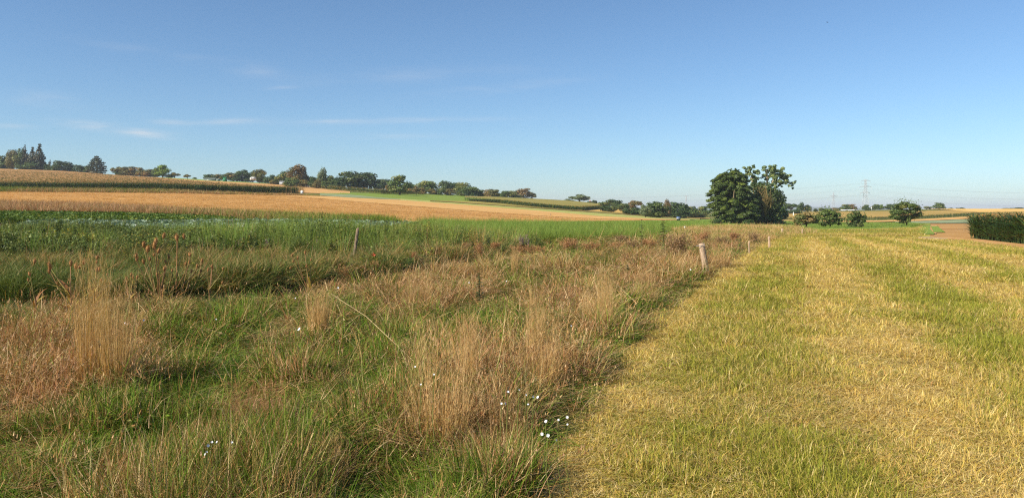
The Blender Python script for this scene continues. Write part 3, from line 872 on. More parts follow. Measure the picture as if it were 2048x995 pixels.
# ---- rough grass
DRYMAP = [(60, 720, 170, 110, .55), (200, 700, 80, 90, .3), (330, 640, 130, 40, .35), (480, 660, 60, 40, .1), (900, 840, 110, 110, .55), (1090, 740, 70, 70, .4), (1200, 640, 80, 60, .5), (640, 640, 60, 50, .3),
          (840, 600, 170, 50, .35), (1050, 560, 260, 50, .28), (1350, 530, 150, 40, .45), (1450, 490, 110, 20, .5), (500, 830, 80, 40, .5), (60, 930, 120, 60, .35), (300, 900, 120, 40, .05), (1250, 560, 120, 40, .25), (1030, 880, 100, 70, .35),
          (430, 790, 110, 60, -.25), (680, 740, 160, 60, -.55), (620, 900, 160, 70, -.3), (380, 940, 100, 50, -.4), (350, 720, 70, 40, -.2), (1000, 640, 70, 30, -.3), (1240, 720, 60, 30, -.15), (920, 700, 50, 30, -.3), (500, 700, 50, 40, -.2), (1310, 610, 60, 40, -.2)]


def rough_dry(x, y):
    d = .44 + (fbm(x * 1.1, y * .8, 41, 3) - .5) * 1.1 + (vnoise(x * 4.1, y * 3.3, 44) - .5) * .75 + spots(x, y, DRYMAP) * .55
    e = edge_x(y) - x
    return np.clip(d - .22 * np.exp(-(e / .35) ** 2), .04, .97)


rough_coll = unlinked('rough_tuft', [tuft('rough_tuft', 48, .16, .30, .0085, .5, m_rough, seg=3) for _ in range(4)] + [tuft('rough_tuft', 44, .15, .22, .008, 1.1, m_rough, seg=3) for _ in range(3)] + [lying('fallen_straw', 46, .25, .34, .006, m_rough, .16) for _ in range(3)] + [weed('rough_herb', .2, 60, .035, m_rough, .5, 5, 2.2) for _ in range(2)])
n = 16500
x, y = fan(n, 3.5, 66, lambda y: -.92 * y - 1.2, lambda y: edge_x(y) - .06 - .10 * (y / 6.5) ** .62)
d = rough_dry(x, y)
yc = np.interp(x, DXf, DYf); nearside = (y < yc + .3) | (x > DX[-1])
sc = (y / 6.5) ** .62
kind = np.where(rng.random(n) < .18 + .3 * (d > .55), rng.integers(7, 10, n), np.where((d < .4) & (rng.random(n) < .3), rng.integers(10, 12, n), rng.integers(0, 7, n)))
ee = edge_x(y) - x
hz = np.clip((2.8 * fbm(x * 2.2, y * 1.6, 43, 2) - .75) * (1.0 - .3 * (d < .3)), .10, 1.25) * np.clip(.6 + ee * .8, .6, 1.0) * np.clip(1.25 - y / 40, .5, 1.0) * np.where((y > 17) & (ee < 9), 1.5, 1) * np.where(x < DX[-1], np.clip(.28 + (yc - y) / 5.0, .28, 1), 1)
hollow = np.clip(spots(x, y, [(350, 838, 60, 24, .8), (170, 842, 75, 24, .65), (1115, 872, 45, 30, .85), (1000, 650, 60, 14, .5), (430, 622, 50, 12, .6), (1110, 772, 30, 20, .5), (480, 700, 40, 14, .5), (60, 640, 90, 16, .6), (780, 965, 80, 25, .5), (290, 965, 60, 25, .5)]), 0, .85)  # low, thinned grass tinted greener stands in for dark shade at these spots
hz = hz * (1 - hollow); d = np.clip(d - hollow * .5, .03, 1)
keep = nearside & (rng.random(n) > hollow * .6)
scl = np.stack([sc, sc, hz * (.85 + .15 * sc)], 1)
tint = np.stack([d, rng.uniform(.62, 1.08, n), .5 + rng.normal(0, .008, n)], 1)
scatter('rough_grass', np.stack([x, y, H(x, y)], 1)[keep], rots(n, .12)[keep], scl[keep], kind[keep], tint[keep], rough_coll)

# ---- loose dry stems standing in the rough grass
stalk_coll = unlinked('dry_stems', [stalks('dry_stems', 12, .24, .44, m_straw, .34, w=.0055) for _ in range(4)] + [fuzz('dry_panicle', 150, .16, .42, m_straw) for _ in range(2)])
n = 5000
x, y = fan(n, 4.0, 66, lambda y: -.70 * y - .8, lambda y: edge_x(y) - .12)
d = rough_dry(x, y); yc = np.interp(x, DXf, DYf)
keep = (rng.random(n) < np.clip((d - .42) * 1.5 * np.clip((fbm(x * 1.1, y * .8, 47, 2) - .4) * 5, .05, 1), .015, 1)) & ((y < yc - .6) | (x > DX[-1]))
sc = (y / 6.5) ** .5
kind = np.where(rng.random(n) < .3, rng.integers(4, 6, n), rng.integers(0, 4, n))
hh = rng.uniform(.5, 1.05, n) * np.clip(1.1 - y / 90, .5, 1)
tint = np.stack([np.full(n, .9), rng.uniform(.65, 1.1, n), .5 - .02 * rng.random(n)], 1)
scatter('dry_grass_stems', np.stack([x, y, H(x, y)], 1)[keep], rots(n, .14)[keep], np.stack([sc, sc, hh], 1)[keep], kind[keep], tint[keep], stalk_coll)

# ---- lush grass along both lips of the ditch and on the bank behind it
bank_coll = unlinked('bank_tuft', [tuft('bank_tuft', 80, .22, .42, .008, .55, m_dark, seg=3) for _ in range(4)] + [tuft('bank_tuft', 70, .22, .30, .008, 1.0, m_dark, seg=3) for _ in range(2)] + [weed('bank_weed', .42, 70, .05, m_weed, .25, 5, 1.8) for _ in range(3)])
n = 6000
u, v, x, y, z = pix_points([(-40, 650), (-40, 500), (500, 500), (900, 482), (1060, 478), (1060, 502), (960, 522), (850, 545), (720, 572), (560, 600), (440, 620), (250, 640)], n); n = len(x)
yc = np.interp(x, DXf, DYf); dd = y - yc
indit = np.clip(1 - np.abs(dd - .15) / .9, 0, 1) * (x < DX[-1])
d = np.clip(.27 + (fbm(x * .5, y * .5, 51) - .5) * .8 + (vnoise(x * 2.5, y * 2.5, 53) - .5) * .5 - indit * .3, .02, .85)
sc = (y / 13.0) ** .5 * 1.1
kd = np.where((dd > .6) & (rng.random(n) < .35), rng.integers(6, 9, n), rng.integers(0, 6, n)); hfix = np.where(kd > 5, .8, 1)
hz = np.where(dd < -.2, .4, np.where(dd < .5, .5, np.clip(1.9 * fbm(x * .9, y * .8, 52) - .4, .2, 1.0)))
tint = np.stack([d, rng.uniform(.85, 1.1, n), .5 + rng.normal(0, .01, n)], 1)
keep = ~((np.abs(dd - .05) < .55) & (x < DX[-1] - 2) & (rng.random(n) < .75))
scatter('bank_grass', np.stack([x, y, H(x, y)], 1)[keep], rots(n, .15)[keep], np.stack([sc, sc, hz * hfix], 1)[keep], kd[keep], tint[keep], bank_coll)

# ---- belt of tall weeds beyond the ditch
weed_coll = unlinked('weed', [weed('weed', .95, 80, .055, m_weed, .10, 4) for _ in range(3)] + [weed('weed', .7, 110, .075, m_weed, .16, 5, 1.5) for _ in range(3)] + [tuft('weed_grass', 60, .25, .85, .011, .22, m_reed, seg=3) for _ in range(2)])
n = 5400
u, v, x, y, z = pix_points([(-60, 516), (-60, 468), (300, 468), (600, 470), (850, 470), (1000, 470), (1080, 474), (1080, 490), (980, 494), (860, 498), (700, 502), (500, 508), (250, 514)], n); n = len(x)
v = np.clip(v + rng.normal(0, 6, n), 456, 540); x, y, z = place(u, v)
k = rng.random(n); right = np.clip((u - 300) / 600, 0, .85)
kind = np.where(k < right * .45 + .02, rng.integers(6, 8, n), np.where(vnoise(x * .25, y * .25, 61) > .5, rng.integers(0, 3, n), rng.integers(3, 6, n)))
d = np.clip((fbm(x * .35, y * .35, 62) - .55) * 2.2 + rng.normal(0, .08, n), 0, .7)
sc = rng.uniform(.85, 1.3, n) * np.clip((y / 28), .8, 1.3)
hz = sc * np.clip(1.0 - (u - 700) / 900, .65, 1.0) * rng.uniform(.75, 1.15, n) * np.clip(.3 + 1.3 * fbm(x * .5, y * .4, 63), .4, 1.4) * np.clip(.9 - (y - 25) / 38, .28, .9)
tint = np.stack([d, rng.uniform(.8, 1.15, n), .5 + rng.normal(0, .01, n)], 1)
scatter('tall_weeds', np.stack([x, y, H(x, y)], 1), rots(n, .1), np.stack([sc, sc, hz], 1), kind, tint, weed_coll)

# ---- tall green blades in front of the bright field
reed_coll = unlinked('cereal', [tuft('cereal', 60, .3, .7, .014, .22, m_reed, seg=3) for _ in range(4)])
n = 3800
u, v, x, y, z = pix_points([(800, 470), (860, 452), (1000, 456), (1130, 458), (1230, 462), (1330, 464), (1330, 478), (1200, 484), (1050, 484), (900, 478)], n); n = len(x)
tint = np.stack([np.clip((fbm(x * .15, y * .15, 71) - .56) * 2.0, 0, .6), rng.uniform(.85, 1.12, n), .5 + rng.normal(0, .006, n)], 1)
sc = (y / 45) ** .6
scatter('green_cereal', np.stack([x, y, H(x, y)], 1), rots(n, .08), np.stack([sc * 1.2, sc * 1.2, sc * rng.uniform(.45, .8, n)], 1), rng.integers(0, 4, n), tint, reed_coll)

# short blades over the rest of the bright field
short_coll = unlinked('sward', [tuft('sward', 80, .6, .16, .03, .5, m_reed, seg=2) for _ in range(3)])
n = 6000
u, v, x, y, z = pix_points([(760, 450), (760, 446), (1000, 446), (1250, 443), (1440, 441), (1440, 458), (1330, 465), (1130, 460), (900, 452)], n)
u2, v2, x2, y2, z2 = pix_points([(1545, 461), (1560, 443), (1690, 446), (1815, 446), (1842, 449), (1832, 455), (1790, 460), (1700, 461.5)], 4000)
x, y = np.concatenate([x, x2]), np.concatenate([y, y2]); n = len(x)
sc = (y / 80) ** .8 * 1.3
scatter('green_sward', np.stack([x, y, H(x, y) + .03], 1), rots(n, .05), np.stack([sc, sc, sc * .45], 1), rng.integers(0, 3, n), np.stack([np.full(n, .02), rng.uniform(.88, 1.08, n), np.full(n, .5)], 1), short_coll)

# ---- beet field, cabbages
beet_coll = unlinked('beet', [rosette('beet', 11, .42, .16, m_beet, .75).mesh('beet', m_beet) for _ in range(4)])
n = 5200
u, v, x, y, z = pix_points([(-60, 447), (-60, 423), (150, 427), (300, 431), (420, 436), (470, 441), (440, 446), (250, 448)], n); n = len(x)
x = np.round(x / .9) * .9 + rng.normal(0, .10, n)
tint = np.stack([np.clip((fbm(x * .2, y * .2, 81) - .5) * .8, 0, .4), rng.uniform(.85, 1.12, n), np.full(n, .5)], 1); sc = rng.uniform(.9, 1.5, n)
scatter('beet_crop', np.stack([x, y, H(x, y)], 1), rots(n, .08), np.stack([sc, sc, sc], 1), rng.integers(0, 4, n), tint, beet_coll)
cab_coll = unlinked('cabbage', [rosette('cabbage', 16, .34, .24, m_cab, .95).mesh('cabbage', m_cab) for _ in range(4)])
n = 2600
u, v, x, y, z = pix_points([(30, 472), (60, 450), (300, 450), (500, 446), (700, 448), (870, 455), (870, 461), (700, 466), (400, 472)], n); n = len(x)
x = np.round(x / .7) * .7 + rng.normal(0, .06, n)
tint = np.stack([rng.random(n) * .1, rng.uniform(.85, 1.15, n), np.full(n, .5)], 1); sc = rng.uniform(.9, 1.5, n)
scatter('cabbage_crop', np.stack([x, y, H(x, y) + .1], 1), rots(n, .1), np.stack([sc, sc, sc * 1.1], 1), rng.integers(0, 4, n), tint, cab_coll)

# ---- field margins: tall grass on the stubble's lower edge, along the hedge bank, round the tree clump
n = 3400
u, v, x, y, z = pix_points([(-60, 427), (-60, 409), (150, 414), (300, 420), (420, 427), (560, 434), (760, 441), (800, 446), (560, 443), (420, 437), (250, 431)], n); n = len(x)
marg_coll = unlinked('margin_tuft', [tuft('margin_tuft', 60, .4, .7, .022, .3, m_rough, seg=2) for _ in range(4)])
d = np.clip(.72 - (u - 380) / 500 + (fbm(x * .1, y * .1, 91) - .5) * 1.0, .05, .95)
tint = np.stack([d, rng.uniform(.75, 1.0, n), np.full(n, .485)], 1); sc = rng.uniform(.8, 1.5, n)
scatter('margin_grass', np.stack([x, y, H(x, y)], 1), rots(n, .1), np.stack([sc * 1.3, sc * 1.3, sc * .8], 1), rng.integers(0, 4, n), tint, marg_coll)
n = 2400
u, v, x, y, z = pix_points([(-60, 384), (-60, 380), (300, 382), (450, 386), (620, 391), (620, 392.5), (300, 386.5)], n); n = len(x)
tint = np.stack([np.clip(.45 + (fbm(x * .06, y * .06, 92) - .5) * 1.6, 0, .95), rng.uniform(.75, 1.0, n), np.full(n, .49)], 1); sc = rng.uniform(1.0, 2.0, n)
scatter('verge_grass', np.stack([x, y, H(x, y)], 1), rots(n, .1), np.stack([sc * 1.5, sc * 1.5, sc * np.clip(.75 - u / 1400, .35, .8)], 1), rng.integers(0, 4, n), tint, marg_coll)
n = 2600
u, v, x, y, z = pix_points([(1300, 478), (1330, 462), (1420, 456), (1500, 454), (1580, 457), (1620, 463), (1630, 472), (1556, 474), (1540, 480), (1440, 490)], n); n = len(x)
d = np.clip(.8 + (fbm(x * .2, y * .2, 93) - .55) * 1.3, .1, .97)
tint = np.stack([d, rng.uniform(.85, 1.1, n), np.full(n, .5)], 1); sc = (y / 70) ** .8
scatter('dry_verge_grass', np.stack([x, y, H(x, y)], 1), rots(n, .1), np.stack([sc * 1.0, sc * 1.0, sc * rng.uniform(.25, .6, n)], 1), rng.integers(0, 4, n), tint, marg_coll)
# light mown strip and stubble get short stems so that they do not lie flat
n = 3500
u, v, x, y, z = pix_points([(1560, 474), (1600, 462), (1760, 461), (1832, 456), (1822, 474)], n); n = len(x); sc = (y / 6.0) ** .75
tint = np.stack([np.clip(.5 + (fbm(x * .1, y * .25, 94) - .5) * 1.4, .1, .9), rng.uniform(.9, 1.1, n), np.full(n, .5)], 1)
scatter('light_mown_grass', np.stack([x, y, H(x, y) + .04], 1), rots(n, .05), np.stack([sc, sc, np.full(n, 2.0)], 1), rng.integers(0, 8, n), tint, lawn_coll)
stub_m = mat_grass('stubble_stems', [rgb((200, 140, 80))], [rgb((184, 138, 74)), rgb((208, 164, 98)), rgb((224, 184, 122)), rgb((166, 120, 64))], .15)
st_coll = unlinked('stubble', [tuft('stubble', 60, .8, .12, .02, .35, stub_m, seg=1) for _ in range(3)] + [lying('straw', 50, .9, .4, .03, stub_m, .1) for _ in range(2)])
n = 7500
u, v, x, y, z = pix_points([(-60, 410), (-60, 384), (300, 387), (600, 394), (900, 420), (1200, 438), (1300, 440), (1150, 442), (1000, 444), (800, 444), (520, 434), (300, 422)], n); n = len(x); sc = (y / 110) ** .8
x = np.where(rng.random(n) < .6, np.round((x + .2 * y) / 1.2) * 1.2 - .2 * y, x)
scatter('stubble_stems', np.stack([x, y, H(x, y) + .08], 1), rots(n, .05), np.stack([sc * 1.2, sc * 1.2, sc * .65], 1), rng.integers(0, 5, n), np.stack([np.full(n, 1.2), rng.uniform(.85, 1.12, n), np.full(n, .5)], 1), st_coll)

# ---- maize that is too far to count
mz_coll = unlinked('maize', [maize_whole('maize', 2.25) for _ in range(5)])


def maize_field(name, x, y, seed, dryness=.05, scale=1.0, val=(.8, 1.1)):
    n = len(x); sc = rng.uniform(.9, 1.1, n) * scale
    tint = np.stack([np.full(n, dryness) + rng.random(n) * .1, rng.uniform(*val, n), np.full(n, .5)], 1)
    return scatter(name, np.stack([x, y, H(x, y)], 1), rots(n, .05), np.stack([sc * 1.15, sc * 1.15, sc], 1), rng.integers(0, 5, n), tint, mz_coll)


def maize_rows(line, depth_rows, step, row, n0):
    """plants in rows behind a front line given in the view"""
    u = np.concatenate([np.linspace(a[0], b[0], 12)[:-1] for a, b in zip(line[:-1], line[1:])]); v = np.interp(u, [p[0] for p in line], [p[1] for p in line])
    x, y, z = place(u, v)
    s = np.concatenate([[0], np.cumsum(np.hypot(np.diff(x), np.diff(y)))])
    out = []
    for r in range(depth_rows):
        q = np.arange(0, s[-1], step); q = q + rng.normal(0, step * .25, len(q))
        out.append(np.stack([np.interp(q, s, x) + rng.normal(0, .08, len(q)), np.interp(q, s, y) + r * row + rng.normal(0, .1, len(q)), np.full(len(q), float(n0 + r))], 1))
    return np.concatenate(out)


q = maize_rows([(-120, 380), (0, 380), (300, 381), (400, 384.5), (500, 387), (600, 389.5)], 7, .42, .8, 0)
maize_field('maize_field', q[:, 0], q[:, 1], 1)
u, v, x, y, z = pix_points([(-60, 379), (-60, 345), (200, 356), (300, 363), (450, 378), (620, 389), (400, 384), (300, 380)], 7000)
maize_field('maize_field', x, y, 2)
band('maize_canopy', (-500, 640), [(-500, 379), (0, 379), (300, 380), (400, 383.5), (500, 386), (600, 388.5), (640, 389)], [(-500, 343), (0, 343), (120, 347), (200, 355), (300, 363), (400, 374), (500, 382), (600, 388), (640, 388.9)], 14, 0, canopy, 'structure', 10, 1.95)
q = maize_rows([(930, 402), (1000, 407), (1060, 414), (1130, 420), (1165, 421.5), (1215, 417)], 4, .5, 1.0, 0)
maize_field('maize_field', q[:, 0], q[:, 1], 3, .1, .8, (1.1, 1.5))
band('maize_canopy', (930, 1225), [(930, 401.5), (1000, 406), (1060, 413), (1130, 419), (1165, 420.8), (1225, 416)], [(930, 398), (1000, 399), (1130, 405), (1200, 411), (1225, 414)], 8, 0, canopy2, 'structure', 8, 1.45)
q = maize_rows([(655, 380), (700, 383), (760, 388), (840, 389)], 4, .5, 1.0, 0)
maize_field('maize_field', q[:, 0], q[:, 1], 4, .15, .95, (1.0, 1.25))
q = maize_rows([(1545, 440.5), (1690, 441.5), (1760, 441), (1840, 438.5), (1965, 431.5), (2060, 430)], 5, .55, 1.0, 0)
maize_field('maize_field', q[:, 0], q[:, 1], 5, .05, .62, (1.0, 1.35))
#PART4
# ------------------------------------------------------------------ trees
def lf(a, k=1.25): return rgb(a, k)


m_leaf = {
    'dark': mat_leaf('leaf_dark', lf((48, 66, 36)), lf((78, 98, 50)), lf((92, 100, 52)), .8),
    'mid': mat_leaf('leaf_mid', lf((62, 80, 40)), lf((96, 114, 56)), lf((118, 118, 62)), .75),
    'olive': mat_leaf('leaf_olive', lf((84, 86, 46)), lf((120, 116, 64)), lf((136, 112, 66)), .7),
    'brown': mat_leaf('leaf_brown', lf((104, 88, 54)), lf((138, 114, 74)), lf((92, 92, 52)), .6),
    'grey': mat_leaf('leaf_grey', lf((84, 98, 68)), lf((124, 134, 94)), lf((140, 134, 100)), .8),
    'spruce': mat_leaf('needles_spruce', lf((42, 54, 38)), lf((66, 76, 54)), lf((82, 80, 58)), .8, .12),
    'blue': mat_leaf('needles_blue_spruce', lf((88, 108, 100)), lf((112, 132, 122)), None, 2.0, .12),
    'lime': mat_leaf('leaf_lime', lf((94, 116, 40)), lf((126, 144, 58)), None, 2.0),
    'layer': mat_leaf('leaf_layered_tree', lf((40, 56, 22)), lf((84, 100, 40)), lf((96, 108, 42)), .8, .18, .35, .45, 0),
    'poplar': mat_leaf('leaf_poplar', lf((72, 92, 56)), lf((124, 140, 90)), lf((128, 138, 80)), .7, .25, .4, .4, 0),
    'apple': mat_leaf('leaf_apple', lf((64, 82, 38)), lf((106, 120, 58)), lf((112, 110, 58)), .85),
    'russet': mat_leaf('leaf_russet_apple', lf((84, 92, 46)), lf((122, 120, 64)), lf((132, 112, 68)), .7),
}
bark = mat_plain('bark', rgb((82, 68, 52)), rgb((120, 102, 80)), 3, .9, .1, (1, 1, .3))
bark_pale = mat_plain('pale_bark', rgb((150, 128, 100)), rgb((190, 168, 136)), 2, .9, .1, (1, 1, .3))
bark_dead = mat_plain('dead_branches', rgb((116, 100, 62)), rgb((146, 126, 80)), 2, .9, .1)


def ell_blobs(n, c, r, br, flat=.75, zmin=-.75):
    out = []
    while len(out) < n:
        d = unit(rng.normal(size=3))
        if d[2] < zmin: continue
        k = rng.uniform(.55, .95)
        s = br * rng.uniform(.75, 1.3)
        out.append((c[0] + d[0] * r[0] * k, c[1] + d[1] * r[1] * k, c[2] + d[2] * r[2] * k, s, s, s * flat, random.random()))
    return out


def limbs(mb, top, ends, r0, col=(.5, .5, .5), wob=.02):
    """tapered trunk and one limb to each of ends"""
    top = np.asarray(top, float)
    tube(mb, [(0, 0, -.03), top * .5 + np.array((wob, wob, 0)), top], (r0 * 1.25, r0, r0 * .7), 7, col)
    for e in ends:
        e = np.asarray(e, float); st = top * random.uniform(.65, 1.0)
        m = (st + e) / 2 + np.array((random.uniform(-wob, wob), random.uniform(-wob, wob), .02))
        tube(mb, [st, m, e], (r0 * .5, r0 * .3, r0 * .1), 5, col, False)


def unit_tree(kind, nleaf=2100, leaf=.055):
    """crown mesh and trunk mesh of a tree one unit high and one unit wide"""
    cb, tb = MB(), MB()
    if kind == 'round':
        B = ell_blobs(18, (0, 0, .5), (.42, .42, .42), .18) + [(0, 0, .46, .32, .32, .32, .4)]
        blob_leaves(cb, B, nleaf, leaf); limbs(tb, (0, 0, .35), [b[:3] for b in B[:6]], .035)
    elif kind == 'dome':
        B = ell_blobs(18, (0, 0, .42), (.42, .42, .48), .16, .7, -.5) + [(0, 0, .4, .34, .34, .34, .4)]
        blob_leaves(cb, B, nleaf, leaf); limbs(tb, (0, 0, .25), [b[:3] for b in B[:5]], .03)
    elif kind == 'spread':
        B = ell_blobs(16, (0, 0, .6), (.44, .44, .32), .15, .75, -.7)
        blob_leaves(cb, B, int(nleaf * .85), leaf, fill=.15); limbs(tb, (.02, 0, .38), [b[:3] for b in B[:9]], .035)
    elif kind == 'tall':
        B = ell_blobs(18, (0, 0, .55), (.36, .36, .42), .17, 1.1)
        blob_leaves(cb, B, nleaf, leaf); limbs(tb, (0, 0, .5), [b[:3] for b in B[:6]], .04)
    elif kind == 'bush':
        B = ell_blobs(14, (0, 0, .4), (.40, .40, .45), .19, .9, -.4) + [(0, 0, .3, .35, .35, .32, .4)]
        blob_leaves(cb, B, nleaf, leaf); limbs(tb, (0, 0, .2), [b[:3] for b in B[:6]], .03)
    elif kind == 'spruce':
        B = []
        for t in np.linspace(.08, .96, 11):
            r = .48 * (1 - t) ** .85 + .03
            for a in np.arange(max(3, int(r * 18))) / max(3, int(r * 18)) * 6.283 + rng.uniform(0, 6):
                q = r * rng.uniform(.6, 1.0)
                B.append((math.cos(a) * q * .62, math.sin(a) * q * .62, t - .03 * q, q * .42, q * .42, .035 + .03 * random.random(), random.random()))
        blob_leaves(cb, B, nleaf, leaf * .8, 2.2, .3, .3, .5); limbs(tb, (0, 0, .95), [], .03)
    elif kind == 'open_conifer':
        B = []
        for t in np.linspace(.1, .95, 9):
            r = .5 * (1 - (t - .25) ** 2 * 1.3) if t < .6 else .5 * (1.05 - t) / .5
            for a in np.arange(7) / 7 * 6.283 + rng.uniform(0, 6):
                q = r * rng.uniform(.55, 1.0)
                B.append((math.cos(a) * q * .75, math.sin(a) * q * .75, t + q * .06, q * .34 + .03, q * .34 + .03, .04, random.random()))
        blob_leaves(cb, B, nleaf, leaf * .8, 2.0, .3, .2, -.2); limbs(tb, (0, 0, .9), [b[:3] for b in B[::6]], .03)
    elif kind == 'column':
        B = [(0, 0, t, .3 * (1.05 - t) + .1, .3 * (1.05 - t) + .1, .12, random.random()) for t in np.linspace(.1, .9, 8)]
        blob_leaves(cb, B, nleaf // 2, leaf * 1.2); limbs(tb, (0, 0, .5), [], .06)
    elif kind == 'bare':
        B = ell_blobs(10, (0, 0, .6), (.4, .4, .35), .1)
        blob_leaves(cb, B, 150, leaf * .8)
        limbs(tb, (0, 0, .4), [b[:3] for b in B], .04)
        for b in B:
            for _ in range(3): tube(tb, [b[:3], np.array(b[:3]) + rng.normal(0, .09, 3) + (0, 0, .07)], (.012, .004), 4, (.5, .5, .5), False)
    return cb.mesh('crown', m_leaf['mid']), tb.mesh('trunk', bark)


TREE = {k: [unit_tree(k) for _ in range(n)] for k, n in (('round', 4), ('dome', 3), ('spread', 3), ('tall', 3), ('bush', 3), ('spruce', 3), ('open_conifer', 1), ('column', 1), ('bare', 2))}
CREST = [(12, 326, 342, 30), (110, 333, 343, 22), (243, 340, 351, 22), (268, 341, 351, 24), (290, 343, 352, 22), (308, 345, 353, 20), (338, 347, 355, 18), (428, 353, 361, 20), (474, 350, 363, 28), (497, 352, 364, 22), (528, 353, 366, 24), (555, 357, 369, 26), (604, 358, 374, 26), (638, 358, 377, 22), (653, 360, 378, 22), (676, 360, 379, 26), (757, 364, 380, 22), (812, 374, 387, 22), (842, 374, 389, 20), (864, 376, 389, 18), (880, 375, 390, 18), (901, 376, 391, 22), (928, 378, 392, 26), (975, 386, 396, 22), (1033, 387, 398, 20)]
NAMES = {'spruce': 'spruce_tree', 'open_conifer': 'conifer_tree', 'column': 'columnar_tree', 'bush': 'bush', 'bare': 'bare_tree'}


def tree(kind, u, vtop, vbase, wpx, mat, label, group, Y=None):
    if Y is None: Y = float(ground_at(u, vbase)[0])
    X = (u - 1024) / FPX * Y
    z = float(H(X, Y))
    h = CAMH + Y * (V0 - vtop) / FPX - z; w = wpx / FPX * Y
    cm, tm = random.choice(TREE[kind])
    e = empty(NAMES.get(kind, 'tree'), (X, Y, z - .05), random.uniform(0, 6.28), label, 'bush' if kind == 'bush' else 'tree', group)
    k_ = 1.55 if kind == 'spruce' else 1.28 if Y > 300 else 1.12
    e.scale = (w * k_, w * k_, h * (1.06 if Y > 300 else 1.0))
    c = obj('crown', cm, e); c.material_slots[0].link = 'OBJECT'; c.material_slots[0].material = m_leaf[mat]
    obj('trunk', tm, e)
    return e


